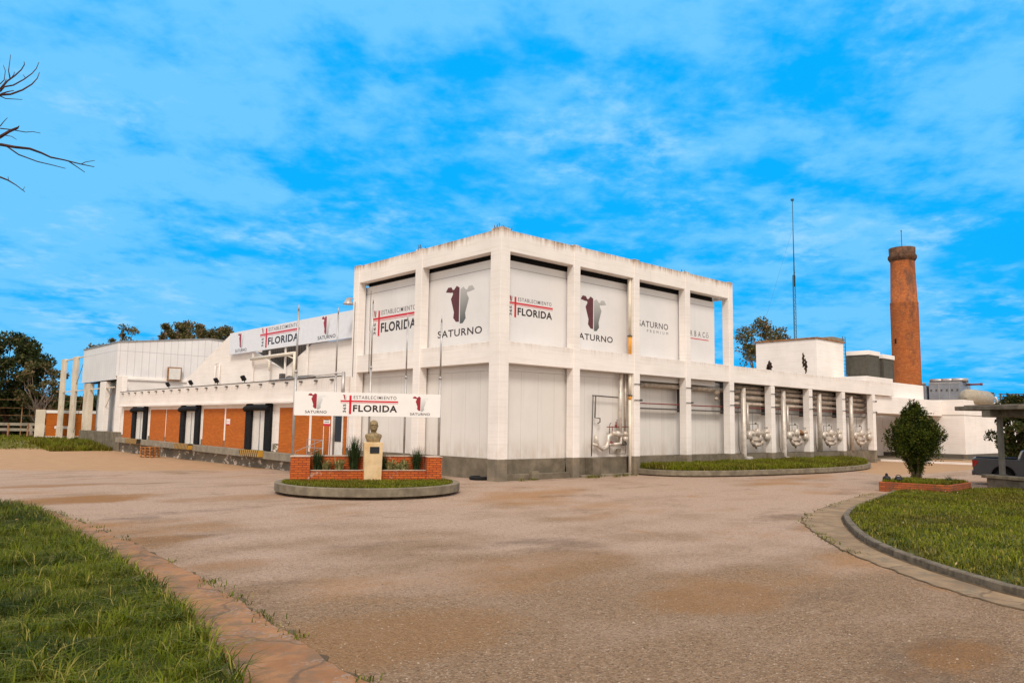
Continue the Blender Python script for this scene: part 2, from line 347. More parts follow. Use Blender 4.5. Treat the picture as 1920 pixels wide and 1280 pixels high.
M_['carport'] = plain('lichen_concrete_slab', (.155, .135, .11), .9, var=.35, scale=1.8, bump=.4, dirt=((.34, .28, .18), .5))
M_['post'] = plain('grey_post_paint', (.15, .145, .13), .7, var=.15)
M_['mast'] = plain('blue_grey_mast_steel', (.05, .11, .16), .5, .3)
def bark(name, c): return plain(name, c, .95, var=.4, scale=5, bump=.7)
M_['bark'] = bark('grey_bark', (.19, .14, .10)); M_['barkd'] = bark('dark_bark', (.075, .035, .03)); M_['barkp'] = bark('pale_bark', (.36, .27, .22))
def leaf_mat(name, cols, scale=.8, rough=.6, trans=.25):
    t = NT(name); t.set('Roughness', rough); t.set('Specular IOR Level', .12); g = t.n.new('ShaderNodeNewGeometry'); rp = g.outputs['Random Per Island']
    c = t.mix(rp, cols[0], cols[1]); c = t.mix(t.rng(t.noise(scale, 3, .6), .40, .62), c, cols[2])
    if 'grass' in name: c = t.mix(t.rng(t.noise(1.1, 5, .7, loc=(9, 2, 0)), .52, .70, 0, .65), c, (.20, .155, .045)); c = t.mix(t.rng(t.noise(.8, 4, .7, loc=(1, 12, 0)), .50, .66, 0, .7), c, (.035, .060, .005))
    if len(cols) > 3: c = t.mix(t.rng(t.math('FRACT', t.math('MULTIPLY', rp, 17.3)), .86, .9), c, cols[3])
    t.color(c)
    tr = t.n.new('ShaderNodeBsdfTranslucent'); t.l.new(c, tr.inputs[0]); mx = t.n.new('ShaderNodeMixShader'); mx.inputs[0].default_value = trans
    t.l.new(t.b.outputs[0], mx.inputs[1]); t.l.new(tr.outputs[0], mx.inputs[2]); t.l.new(mx.outputs[0], t.n['Material Output'].inputs[0])
    return t.m
M_['leaf_far'] = leaf_mat('olive_leaves', ((.11, .10, .035), (.18, .14, .06), (.065, .07, .022), (.30, .19, .11)), .5)
M_['leaf_dark'] = leaf_mat('dark_leaves', ((.035, .05, .014), (.07, .08, .022), (.024, .034, .010), (.13, .105, .04)), .6)
M_['leaf_cyp'] = leaf_mat('conifer_leaves', ((.036, .056, .005), (.08, .10, .008), (.018, .030, .004), (.13, .12, .02)), 2.2)
M_['grassL'] = leaf_mat('long_grass_blades', ((.105, .135, .004), (.19, .215, .010), (.055, .078, .004), (.33, .28, .07)), .55, .55, .3)
M_['grassR'] = leaf_mat('short_grass_blades', ((.135, .160, .006), (.21, .225, .010), (.12, .105, .010), (.30, .25, .05)), .35, .6, .3)
M_['tuft'] = leaf_mat('dark_strap_leaves', ((.03, .055, .018), (.06, .085, .03), (.02, .04, .014)), 2)
M_['pale'] = leaf_mat('variegated_leaves', ((.30, .30, .12), (.42, .36, .16), (.16, .19, .07)), 4)
# ------------------------------------------------------------------ text and logos
def text2d(s, bold=0.0):
    cu = bpy.data.curves.new('t', 'FONT'); cu.body = s; cu.size = 1; cu.offset = bold; cu.resolution_u = 3; cu.space_character = 1.22 if len(s) > 10 else 1.1
    o = bpy.data.objects.new('t', cu); COL.objects.link(o); bpy.context.view_layer.update()
    me = bpy.data.meshes.new_from_object(o.evaluated_get(bpy.context.evaluated_depsgraph_get()))
    v = np.array([tuple(p.co) for p in me.vertices]); f = [tuple(p.vertices) for p in me.polygons]
    bpy.data.objects.remove(o); bpy.data.meshes.remove(me); bpy.data.curves.remove(cu)
    return v[:, :2], f
def text_in(mb, s, fr, x0, x1, z0, z1, bold=0.0, rot=False, w=.0):
    v, f = text2d(s, bold); mn = v.min(0); mx = v.max(0); q = (v-mn)/(mx-mn)
    if rot: q = np.stack([1-q[:, 1], q[:, 0]], 1)
    P = [fr(x0+a*(x1-x0), z0+b*(z1-z0), w) for a, b in q]; mb.add(P, f)
HEAD = [(-1,.87),(-.84,.99),(-.60,.985),(-.50,.905),(-.40,.905),(-.235,1.0),(-.03,.94),(-.03,0),(-.235,.008),(-.43,.125),(-.39,.28),(-.62,.655),(-.48,.784),(-.51,.836),(-.62,.832)]
def emblem(parent, fr, cx, z0, w, h, red, sil, kw=.0):
    mb = MB(); pts = [fr(cx+a*w, z0+b*h, kw) for a, b in HEAD]; mb.add(pts, [tuple(range(len(pts)))]); mb.build('emblem_half', red, parent)
    mb = MB(); RH = [(-a, b-.055) for a, b in HEAD]; pts = [fr(cx+a*w, z0+b*h, kw) for a, b in RH]; mb.add(pts, [tuple(range(len(pts)))[::-1]])
    o = mb.build('emblem_half', sil, parent, label='silver half of the steer head emblem')
    at = o.data.attributes.new('tone', 'FLOAT', 'POINT'); at.data.foreach_set('value', [max(0, min(1, max(0, b+.05)**1.3)) for a, b in RH])
def florida(parent, fr, x0, z0, Wd, dark, sil, kw=.0, red=None):
    L = lambda a, b, w=0: fr(x0+a*Wd, z0+b*Wd, kw+w)
    mb = MB()
    def rect(a0, a1, b0, b1, w=0): mb.add([L(a0,b0,w), L(a1,b0,w), L(a1,b1,w), L(a0,b1,w)], [(0,1,2,3)])
    rect(0, 1, .212, .238); rect(0, 1, .194, .201); rect(.149, .188, 0, .325, .003); mb.build('red_cross_bars', M_['ink_red'], parent)
    mb = MB(); text_in(mb, 'ESTABLECIMIENTO', lambda a, b, w: L(a, b), .224, .968, .264, .322, .004); mb.build('lettering', M_['ink_grey'], parent)
    mb = MB(); text_in(mb, 'FLORIDA', lambda a, b, w: L(a, b), .217, .985, .04, .162, .03); mb.build('lettering', dark, parent)
    mb = MB(); text_in(mb, '365', lambda a, b, w: L(a, b), .045, .098, .022, .172, .02, rot=True); mb.build('lettering', dark, parent)
    emblem(parent, fr, x0+.078*Wd, z0+.25*Wd, .045*Wd, .085*Wd, M_['crimson'], sil, kw)
# ================================================================== GROUND
def sst(a, b, x): t = np.clip((x-a)/(b-a), 0, 1); return t*t*(3-2*t)
def gh(x, y):
    z = -.6*sst(5.0, 20, y)*sst(30, 14, x)*(1-1.3*sst(60, 74, y))
    return z
def ground():
    xs = np.concatenate([[-3000,-1200,-500,-220,-110,-70,-50], np.arange(-40, 40.1, 2.0), [50,70,110,220,500,1200,3000]])
    ys = np.concatenate([[-3000,-1200,-400,-150,-70,-50], np.arange(-40, 90.1, 2.0), [100,130,220,500,1200,3000]])
    V = [(x, y, float(gh(x, y))) for y in ys for x in xs]; n = len(xs)
    Fc = [(j*n+i, j*n+i+1, (j+1)*n+i+1, (j+1)*n+i) for j in range(len(ys)-1) for i in range(n-1)]
    t = NT('gravel_ground'); t.set('Roughness', .95); t.set('Specular IOR Level', .15); x, y, z = t.xyz()
    sp = t.vor(38, 'F1', 1); spx = t.xyz(sp)
    gr = t.math('ADD', t.math('MULTIPLY', t.noise(9, 9, .92), .6), t.math('MULTIPLY', t.noise(34, 4, .85, loc=(3, 1, 0)), .4))
    a = t.mix(t.rng(gr, .36, .64, 0, 1, False), (.125, .068, .034), (.49, .325, .20))
    a = t.mix(t.rng(spx[0], .84, .98, 0, .5), a, (.52, .40, .31)); a = t.mix(t.rng(spx[1], .80, .98, 0, .6), a, (.09, .058, .04))
    pale = t.mix(t.rng(gr, .36, .64, 0, 1, False), (.32, .205, .14), (.66, .49, .385)); pale = t.mix(t.rng(spx[1], .84, .98, 0, .6), pale, (.16, .11, .085))
    tr_ = t.math('ADD', t.rng(t.math('ADD', x, y), -39, -22, 0, .55, False), t.math('MULTIPLY', t.math('SUBTRACT', t.noise(.22, 5, .6, loc=(6, 2, 0)), .5), 1.6))  # gravel gets darker towards the viewer: a lens vignette painted into the colour
    tk = t.n.new('ShaderNodeTexWave'); tk.wave_type = 'RINGS'; tk.inputs['Scale'].default_value = .16; tk.inputs['Distortion'].default_value = 7.0; tk.inputs['Detail'].default_value = 3; tk.inputs['Detail Scale'].default_value = .6; t.l.new(t.map(t.co, (1, 1, 0), (30, 4, 0)), tk.inputs['Vector'])
    tr_ = t.math('ADD', tr_, t.math('MULTIPLY', t.math('SUBTRACT', tk.outputs[1], .5), .13))
    c = t.mix(t.rng(tr_, .05, .6, 0, .95), a, pale)
    clay = t.mix(t.noise(9, 9, .85), (.26, .12, .04), (.50, .27, .115))
    pz = t.noise(.16, 6, .62, sc=(.55, 1.0, 1), loc=(11.3, 4.2, 0)); c = t.mix(t.rng(pz, .53, .68, 0, .7), c, clay)
    pz2 = t.noise(.42, 5, .65, loc=(2.5, 9.1, 0)); c = t.mix(t.rng(pz2, .60, .72, 0, .6), c, clay)
    warp = t.math('MULTIPLY', t.math('SUBTRACT', t.noise(.5, 7, .72, loc=(2, 2, 0)), .5), 3.4)
    for (bx, by, rx, ry, k) in [(*G(150, 936)[:2], 2.6, 1.5, .9), (*G(60, 905)[:2], 3.2, 1.8, .7), (*G(460, 932)[:2], 3.0, 1.0, .45), (*G(1330, 1120)[:2], 1.5, 1.0, .6), (*G(1800, 1228)[:2], .9, .5, .8), (*G(420, 1060)[:2], 1.0, .6, .5), (*G(300, 1010)[:2], 1.1, .6, .7), (*G(1000, 1060)[:2], 2.6, 1.2, .3), (*G(700, 1200)[:2], 2.0, 1.2, .5), (*G(1560, 990)[:2], 1.2, .8, .5)]:
        ux = t.math('DIVIDE', t.math('SUBTRACT', x, float(bx)), float(rx)); uy = t.math('DIVIDE', t.math('SUBTRACT', y, float(by)), float(ry)); d2 = t.math('ADD', t.math('ADD', t.math('MULTIPLY', ux, ux), t.math('MULTIPLY', uy, uy)), warp)
        c = t.mix(t.rng(d2, .3, 1.5, k, 0), c, t.mix(gr, (.20, .09, .03), (.42, .22, .085)))
    pd = t.noise(.3, 7, .75, loc=(20, 3, 0), sc=(.6, 1, 1)); c = t.mix(t.rng(pd, .53, .68, 0, .55), c, t.mix(gr, (.07, .045, .03), (.22, .15, .105)))
    # earth-coloured yard in front of the docks and at the far end of the long wing
    e1 = t.math('ADD', t.math('SUBTRACT', t.math('ADD', y, t.math('MULTIPLY', x, .55)), 21.0), t.math('MULTIPLY', t.math('SUBTRACT', t.noise(.25, 4, .6), .5), 7))
    yard = t.mix(t.noise(1.2, 6, .65), (.40, .235, .125), (.56, .365, .225))
    c = t.mix(t.math('MULTIPLY', t.rng(e1, -1, 2), t.rng(x, 0, 4, 1, 0)), c, yard)
    e2 = t.math('ADD', t.math('SUBTRACT', t.math('ADD', x, t.math('MULTIPLY', y, -.9)), 30.0), t.math('MULTIPLY', t.math('SUBTRACT', t.noise(.3, 4, .6), .5), 5))
    c = t.mix(t.math('MULTIPLY', t.rng(e2, -.6, .6), t.rng(y, -9, -8, 0, 1)), c, yard)
    # open country beyond the yard is pasture
    far = t.math('MAXIMUM', t.rng(y, 63, 66), t.math('MAXIMUM', t.rng(x, 95, 110), t.rng(y, -45, -60)))
    far = t.math('MAXIMUM', far, t.rng(x, -45, -60))
    c = t.mix(far, c, t.mix(t.noise(.2, 5, .6), (.09, .10, .02), (.20, .17, .05)))
    t.color(c); t.bump(t.math('ADD', t.vor(30, 'F1', 0), gr), .9, .04)
    tag(MB().add(V, Fc).build('ground', t.m), kind='structure')
ground()
def ribbon(name, inner, outer, z0, z1, mat, seg=1, kind='structure', label=None, cat=None, bev=0):
    n = len(inner); v = []
    for p, q in zip(inner, outer): v += [(p[0], p[1], z1), (q[0], q[1], z1), (q[0], q[1], z0), (p[0], p[1], z0)]
    f = []
    for i in range(n-1):
        for k in range(4): f.append((4*i+k, 4*i+(k+1) % 4, 4*i+4+(k+1) % 4, 4*i+4+k))
    f += [(0,1,2,3), (4*n-1,4*n-2,4*n-3,4*n-4)]
    o = MB().add(v, f).build(name, mat, bev=bev); tag(o, label, cat, kind=kind); return o
def spline(P, n):
    P = [np.array(p[:2], float) for p in P]; P = [2*P[0]-P[1]]+P+[2*P[-1]-P[-2]]; out = []
    for i in range(1, len(P)-2):
        for k in range(n):
            t = k/n; a, b, c, d = P[i-1:i+3]
            out.append(.5*((2*b)+(c-a)*t+(2*a-5*b+4*c-d)*t*t+(3*b-a-3*c+d)*t**3))
    out.append(P[-2]); return out
def offset(path, d):
    out = []
    for i, p in enumerate(path):
        t = path[min(i+1, len(path)-1)]-path[max(i-1, 0)]; t = t/np.linalg.norm(t); out.append(p+np.array([-t[1], t[0]])*d)
    return out
def gutter_mat():
    t = NT('earthy_gutter_concrete'); t.set('Roughness', .9)
    c = t.mix(t.rng(t.noise(1.0, 6, .65), .3, .7), (.24, .10, .035), (.385, .19, .082)); c = t.mix(t.rng(t.noise(2.7, 6, .7, loc=(4,4,4)), .46, .62, 0, .75), c, (.19, .115, .065))
    sp = t.xyz(t.vor(30, 'F1', 1)); k = t.math('MULTIPLY', t.rng(sp[0], .7, .9), t.rng(t.noise(1.7, 4, .6, loc=(1, 8, 2)), .48, .6)); c = t.mix(t.math('MULTIPLY', k, .8), c, (.30, .23, .19))
    ck = t.n.new('ShaderNodeTexVoronoi'); ck.feature = 'DISTANCE_TO_EDGE'; ck.inputs['Scale'].default_value = .30; wv = t.n.new('ShaderNodeVectorMath'); wv.operation = 'MULTIPLY_ADD'; nn_ = t.n.new('ShaderNodeTexNoise'); nn_.inputs['Scale'].default_value = 2.2; nn_.inputs['Detail'].default_value = 5; t.l.new(t.co, nn_.inputs['Vector']); t.l.new(nn_.outputs[1], wv.inputs[0]); wv.inputs[1].default_value = (.55, .55, 0); t.l.new(t.co, wv.inputs[2]); t.l.new(wv.outputs[0], ck.inputs['Vector'])
    c = t.mix(t.rng(ck.outputs[0], .002, .011, .7, 0), c, (.10, .065, .04)); c = t.mix(t.math('MULTIPLY', t.rng(ck.outputs[0], .02, .10, .35, 0), t.rng(t.noise(1.9, 5, .7, loc=(7, 7, 0)), .4, .6)), c, (.16, .09, .045))
    t.color(c); t.bump(t.math('ADD', t.noise(25, 4, .7), t.noise(3, 4, .6)), .5, .03); return t.m
M_['gutter'] = gutter_mat()
def gutter_r():
    t = NT('tan_gutter_concrete'); t.set('Roughness', .9)
    c = t.mix(t.rng(t.noise(1.3, 6, .65), .3, .7), (.19, .12, .063), (.33, .225, .125)); c = t.mix(t.rng(t.noise(2.2, 6, .7, loc=(4,4,4)), .50, .66, 0, .75), c, (.17, .13, .085))
    ck = t.n.new('ShaderNodeTexVoronoi'); ck.feature = 'DISTANCE_TO_EDGE'; ck.inputs['Scale'].default_value = .30; wv = t.n.new('ShaderNodeVectorMath'); wv.operation = 'MULTIPLY_ADD'; nn_ = t.n.new('ShaderNodeTexNoise'); nn_.inputs['Scale'].default_value = 2.2; nn_.inputs['Detail'].default_value = 5; t.l.new(t.co, nn_.inputs['Vector']); t.l.new(nn_.outputs[1], wv.inputs[0]); wv.inputs[1].default_value = (.55, .55, 0); t.l.new(t.co, wv.inputs[2]); t.l.new(wv.outputs[0], ck.inputs['Vector'])
    c = t.mix(t.rng(ck.outputs[0], .002, .011, .7, 0), c, (.10, .065, .04)); c = t.mix(t.math('MULTIPLY', t.rng(ck.outputs[0], .02, .10, .35, 0), t.rng(t.noise(1.9, 5, .7, loc=(7, 7, 0)), .4, .6)), c, (.16, .09, .045))
    t.color(c); t.bump(t.math('ADD', t.noise(25, 4, .7), t.noise(3, 4, .6)), .5, .03); return t.m
M_['gutter_r'] = gutter_r()
# left gutter strip + buried kerb
LI = [(-23.2, 8.5), (-20.9, 1.6), (-19.85, -1.5), (-19.95, -4.0), (-20.05, -6.1), (-20.2, -9.2), (-20.40, -12.1), (-20.68, -15.3), (-21.03, -17.7), (-21.38, -19.7), (-21.9, -23.5), (-22.6, -30)]
LO = [(-22.6, 8.9), (-20.3, 1.8), (-19.5, -1.2), (-19.40, -4.2), (-19.42, -7.6), (-19.5, -10.6), (-19.70, -13.8), (-19.95, -16.3), (-20.15, -18.2), (-20.48, -20.4), (-21.0, -24.5), (-21.7, -31)]
sl = spline(LI, 14); so = spline(LO, 14)
so = [p+np.array([.12*noise.noise(Vector((i*.17, 0, 0)))+.07*noise.noise(Vector((i*.9, 5, 0))), 0]) for i, p in enumerate(so)]
ribbon('gutter_strip', sl, so, -.1, .018, M_['gutter'])
ribbon('edge_dirt', so, [p+np.array([.01+.20*max(0, noise.noise(Vector((i*.45, 1, 2)))), 0]) for i, p in enumerate(so)], -.05, .010, M_['soil'])
kl = offset(sl, -.02); ribbon('kerb', offset(sl, -.13), kl, -.1, .055, M_['kerb'], bev=.01)
# right kerb and gutter
RK = [(9.3, -13.9), (5.2, -14.9), (1.6, -15.75), (-1.0, -16.55), (-2.7, -17.35), (-4.4, -18.3), (-6.0, -19.3), (-7.4, -20.4), (-8.7, -21.7), (-9.6, -22.8), (-10.3, -23.9), (-11.8, -27.5), (-12.5, -33)]
rk = spline(RK, 12)
RG = [(8.9, -13.2), (4.4, -14.1), (.9, -14.95), (-1.5, -15.65), (-3.4, -16.45), (-5.3, -17.75), (-6.9, -18.95), (-8.2, -20.1), (-9.5, -21.5), (-10.4, -22.6), (-11.1, -23.8), (-12.6, -27.4), (-13.3, -33)]
rg = spline(RG, 12); rg = [p+np.array([.08*noise.noise(Vector((i*.4, 3, 0))), .1*noise.noise(Vector((i*.3, 9, 0)))]) for i, p in enumerate(rg)]
ribbon('gutter_strip', rk, rg, -.1, .018, M_['gutter_r'])
ro_ = offset(rg, -.035); ribbon('edge_dirt', rg, [p+np.array([.07*noise.noise(Vector((i*.8, 1, 2))), .07*noise.noise(Vector((i*.7, 4, 2)))]) for i, p in enumerate(ro_)], -.05, .010, M_['soil'])
ribbon('edge_dirt', offset(rk, -.07), rk, -.05, .024, M_['soil'])
ribbon('kerb', offset(rk, .17), rk, -.1, .155, M_['kerbd'], bev=.02)
# lawns
def poly_sheet(name, poly, z, mat): tag(MB().add([(p[0], p[1], z) for p in poly], [tuple(range(len(poly)))]).build(name, mat), kind='structure')
M_['lawn'] = plain('lawn_soil', (.07, .075, .018), .95, var=.4, scale=1.5, bump=.5)
def lawn_sheet(name, edge, far, z, mat):
    n = len(edge); v = [(p[0], p[1], z) for p in edge]+[(p[0], p[1], z) for p in far]
    tag(MB().add(v, [(i, i+1, n+i+1, n+i) for i in range(n-1)]).build(name, mat), kind='structure')
lawn_sheet('lawn', offset(sl, -.12), [p+np.array([-26, 0]) for p in sl], .03, M_['lawn'])
lr_e = offset(rk, .16); lr_f = [p+np.array([9+14*(i/len(rk)), -3-16*(i/len(rk))]) for i, p in enumerate(rk)]
lawn_sheet('lawn', lr_e, lr_f, .12, M_['lawn'])
def in_poly(P, poly):
    x, y = P[:, 0], P[:, 1]; ins = np.zeros(len(P), bool); j = len(poly)-1
    for i in range(len(poly)):
        xi, yi = poly[i][:2]; xj, yj = poly[j][:2]
        c = ((yi > y) != (yj > y)) & (x < (xj-xi)*(y-yi)/((yj-yi)+1e-12)+xi); ins ^= c; j = i
    return ins
def blades(name, P, z0, h, w, mat, lean=.5, hv=.5, label=None, cat='grass', parent=None, seglean=1.0):
    n = len(P); a = rng.uniform(0, 2*np.pi, n); H = h*(1-hv+2*hv*rng.random(n)); le = H*lean*rng.uniform(.2, 1.3, n)
    z0 = np.broadcast_to(np.asarray(z0, float), (n,))
    dx, dy = np.cos(a), np.sin(a); wx, wy = -dy*w*.5, dx*w*.5
    V = np.zeros((n, 5, 3))
    V[:, 0] = np.stack([P[:, 0]-wx, P[:, 1]-wy, z0], 1); V[:, 1] = np.stack([P[:, 0]+wx, P[:, 1]+wy, z0], 1)
    mx, my, mz = P[:, 0]+dx*le*.3, P[:, 1]+dy*le*.3, z0+H*.6
    V[:, 2] = np.stack([mx+wx*.8, my+wy*.8, mz], 1); V[:, 3] = np.stack([mx-wx*.8, my-wy*.8, mz], 1)
    V[:, 4] = np.stack([P[:, 0]+dx*le, P[:, 1]+dy*le, z0+H*(1-.35*np.minimum(1, (le/H)**2))], 1)
    me = bpy.data.meshes.new(name); me.vertices.add(5*n); me.vertices.foreach_set('co', V.ravel())
    b = (np.arange(n)*5)[:, None]; q = b+np.array([0,1,2,3]); t3 = b+np.array([3,2,4]); loops = np.concatenate([q, t3], 1).ravel()
    me.loops.add(7*n); me.loops.foreach_set('vertex_index', loops.astype(np.int32)); me.polygons.add(2*n)
    st = (np.arange(n)[:, None]*7+np.array([0, 4])).ravel(); me.polygons.foreach_set('loop_start', st.astype(np.int32))
    me.update(calc_edges=True); me.validate(); me.materials.append(mat)
    o = bpy.data.objects.new(name, me); COL.objects.link(o)
    if parent is None: tag(o, label, cat, kind='stuff')
    else: o.parent = parent
    return o
def nfield(P, sc, off=0.0): return np.array([noise.noise(Vector((p[0]*sc+off, p[1]*sc, off))) for p in P])
def scatter(poly, n, clump=None):
    P = np.array([p[:2] for p in poly]); mn, mx = P.min(0), P.max(0); Q = rng.uniform(mn, mx, (int(n*3), 2)); Q = Q[in_poly(Q, poly)][:n]
    return Q
# left lawn: dense where one looks, thinner outward
el = offset(sl, -.10); pl = [p for p in el if -27 < p[1] < 2.5]
near = pl+[pl[-1]+np.array([-4.5, 0]), pl[0]+np.array([-4.0, 0])]
Q = scatter(near, 190000); H = .06+.13*np.clip(nfield(Q, .9)+.25, 0, 1)+.16*np.clip(nfield(Q, 2.2, 4.0), 0, 1)
blades('grass', Q, .03, H, .010, M_['grassL'], 1.25, .6, 'long bright green grass on the verge at the lower left')
fl = [p+np.array([-4.4, 0]) for p in pl]; fl = fl+[fl[-1]+np.array([-14, 0]), fl[0]+np.array([-14, 0])]
Q = scatter(fl, 30000); blades('grass', Q, .03, .16, .03, M_['grassL'], .9, .45, 'grass of the verge running out of the frame on the left')
# strap-leaved weeds
def weeds(centres, label):
    P = np.concatenate([c+rng.normal(0, .05, (26, 2)) for c in centres]); blades('weeds', P, .03, .25, .016, M_['grassL'], 1.7, .5, label, 'weeds')
Q = scatter(near, 520); weeds(Q, 'broad bladed weed tufts standing in the left verge')
Q = el; cc = np.array([p for p in Q if -20 < p[1] < 0]); cc = cc[rng.random(len(cc)) < .7]+rng.normal(0, .04, (1, 2)); weeds(cc, 'grass tufts spilling over the edge of the left gutter strip')
cc = np.array([p for p in so+rg if p[1] > -21]); cc = cc[rng.random(len(cc)) < .22]+rng.normal(0, .06, (1, 2)); P = np.concatenate([c+rng.normal(0, .10, (14, 2)) for c in cc]); blades('weeds', P, .0, .07, .016, M_['grassL'], 1.2, .5, 'tiny weeds rooted along the broken edge of the gravel', 'weeds')
# right lawn
pr = [p for p in lr_e]; pf = [p for p in lr_f]
Q = scatter(pr+pf[::-1], 170000); H = .07+.07*np.clip(nfield(Q, .6, 2)+.3, 0, 1); blades('grass', Q, .12, H, .022, M_['grassR'], 1.1, .6, 'mown green grass of the kerbed lawn on the right')
def litter(poly, n, z, sz, cols, lab, cat):
    Q = scatter(poly, n); C = np.stack([Q[:, 0], Q[:, 1], np.full(len(Q), z)+rng.uniform(0, .06, len(Q))], 1); T = bpy.data.objects.new('tmp', None)
    t = NT(cat+'_mat'); t.set('Roughness', .9); g = t.n.new('ShaderNodeNewGeometry'); t.color(t.mix(g.outputs['Random Per Island'], *cols)); o = leaves_mesh('fallen_leaves', C, sz, t.m, T); o.parent = None; bpy.data.objects.remove(T); tag(o, lab, cat, kind='stuff')
LIT = [(near, 120, .08, .03, ((.30, .12, .03), (.55, .42, .25)), 'dry brown leaves and seed heads in the left verge', 'fallen leaves'), (pr+pf[::-1], 130, .17, .035, ((.30, .16, .06), (.50, .42, .28)), 'pale dry leaves scattered on the right lawn', 'fallen leaves')]
# grass bank under the box and pasture at the far left
fp = [(-1.0, 59.5), (-9, 64), (-30, 62.5), (-60, 64), (-60, 100), (14, 100), (-.9, 76)]
Q = scatter(fp, 26000); blades('grass', Q, gh(Q[:, 0], Q[:, 1]), .22, .09, M_['grassR'], .7, .5, 'rough grass bank below the corrugated building, far left')
Q = np.stack([rng.uniform(-6.5, -.8, 5000), rng.uniform(60.5, 70, 5000)], 1); blades('grass', Q, gh(Q[:, 0], Q[:, 1]), .45, .07, M_['grassR'], .6, .6, 'tall weeds growing against the grey base at the far left')
# loose stones on the gravel
def stones():
    n = 12000; a = rng.uniform(-.62, .62, n); d = 6.5+26*rng.random(n)**1.5; ax, ay = f_[0]/np.hypot(f_[0], f_[1]), f_[1]/np.hypot(f_[0], f_[1])
    px = CAM[0]+d*(ax*np.cos(a)-ay*np.sin(a)); py = CAM[1]+d*(ay*np.cos(a)+ax*np.sin(a)); P = np.stack([px, py], 1)
    ring = [(p[0], p[1]) for p in so]+[(p[0], p[1]) for p in rg][::-1]; P = P[in_poly(P, ring)]
    base = np.array([(1,0,0),(.3,.9,0),(-.8,.5,0),(-.7,-.6,0),(.4,-.9,0),(.1,.05,.75)]); fc = np.array([(0,1,5),(1,2,5),(2,3,5),(3,4,5),(4,0,5)])
    n = len(P); s = rng.uniform(.005, .014, n)*(1+.8*(rng.random(n) > .97)); th = rng.uniform(0, 6.28, n); B = base[None]*rng.uniform(.7, 1.3, (n, 6, 3))*s[:, None, None]
    V = np.stack([B[..., 0]*np.cos(th)[:, None]-B[..., 1]*np.sin(th)[:, None]+P[:, :1], B[..., 0]*np.sin(th)[:, None]+B[..., 1]*np.cos(th)[:, None]+P[:, 1:2], B[..., 2]], 2)
    t = NT('loose_stone'); t.set('Roughness', .9); g = t.n.new('ShaderNodeNewGeometry'); t.color(t.mix(g.outputs['Random Per Island'], (.15, .105, .075), (.40, .31, .24)))
    mb = MB(); mb.v = [tuple(p) for p in V.reshape(-1, 3)]; mb.f = [tuple(int(i)+6*k for i in q) for k in range(n) for q in fc]; mb.sm = [False]*len(mb.f)
    tag(mb.build('loose_stones', t.m), 'loose grey and brown stones scattered over the gravel yard', 'stones', kind='stuff')
stones()
# ================================================================== MAIN BUILDING
ZT, ZB, M1, M0 = 12.13, 11.07, 6.67, 5.62
CX = [0, 4.98, 9.96, 14.90, 19.68, 24.82, 30.24, 35.58, 41.14]   # right edges of the columns on the right face
CW = .5
B = thing('factory_building', (0, 0, 0), 'white concrete framed factory with a tall printed corner block and a long low wing', 'building')
def column(x0, x1, y0, y1, z1, mat, nm='column'):
    return MB().box(x0, x1, y0, y1, -.35, z1).build(nm, mat, B, bev=.025)
# corner column with its notch
prof = [(-.667, 0), (-.19, 0), (-.19, .05), (0, .05), (0, .56), (-.667, .76)]
prof = [(-.667, 0), (-.19, 0), (-.19, .055), (0, .055), (0, .56), (-.12, .56), (-.12, .76), (-.667, .76)]
MB().prism(prof, ZT+.08+.3, lambda a, b, w: (a, b, w-.3)).build('column', M_['frame'], B, bev=.015)
for i in range(1, 9): column(CX[i]-CW, CX[i], 0, .52, (ZT+.05) if i <= 4 else M1-1.08, M_['frame'] if i <= 4 else M_['frame1'])
for y1 in (7.11, 13.6): column(-.667, -.15, y1-.62, y1, ZT+.05, M_['frame'])
# beams (one per bay)
for i in range(1, 5):
    a = 0 if i == 1 else CX[i-1]; b = CX[i]-CW
    MB().box(a, b, .06, .58, ZB, ZT-.01*(i % 2)).build('roof_beam', M_['beam'], B, bev=.015)
    MB().box(a, b, .06, .50, M0, M1+.03*((i+1) % 2)).build('floor_beam', M_['midbeam'], B, bev=.015)
for a, b in ((.76, 6.49), (7.11, 12.98)):
    MB().box(-.61, -.14, a, b, ZB, ZT).build('roof_beam', M_['beam'], B, bev=.015)
    MB().box(-.61, -.20, a, b, M0+.02, M1).build('floor_beam', M_['midbeam'], B, bev=.015)
MB().box(CX[4]-.45, CX[4], .52, 13.4, ZB, ZT-.03).build('roof_beam', M_['beam'], B)
MB().box(-.14, CX[4]-.45, 13.15, 13.55, ZB, ZT-.03).build('roof_beam', M_['beam'], B)
column(CX[4]-.45, CX[4]-.01, 13.0, 13.5, ZT-.02, M_['frame'])
# upper printed panels: right and left face
PY, PX = .64, -.06
XE = 18.45
MB().box(PX, XE, PY, PY+.1, M0-.3, 10.80).build('wall_panel', M_['panel_up'], B)
MB().box(PX, PX+.1, PY+.1, 13.4, M0-.3, 10.86).build('wall_panel', M_['panel_up'], B)
MB().box(XE-.1, XE, PY+.1, 13.0, M0, 10.80).build('wall_panel', M_['panel_up'], B)
MB().box(PX+.1, XE-.1, 13.2, 13.3, M0, 10.80).build('wall_panel', M_['panel_up'], B)
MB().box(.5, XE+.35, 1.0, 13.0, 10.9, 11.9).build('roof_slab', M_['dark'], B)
MB().box(.02, XE-.12, .76, .98, 10.3, 11.85).box(.06, .48, .98, 13.0, 10.3, 11.85).build('roof_void', M_['dark'], B)  # near-black boxes here, above and below paint in the unlit roof void
MB().box(.02, XE-.12, .8, 13.1, 9.8, 10.25).build('ceiling', M_['dark'], B)
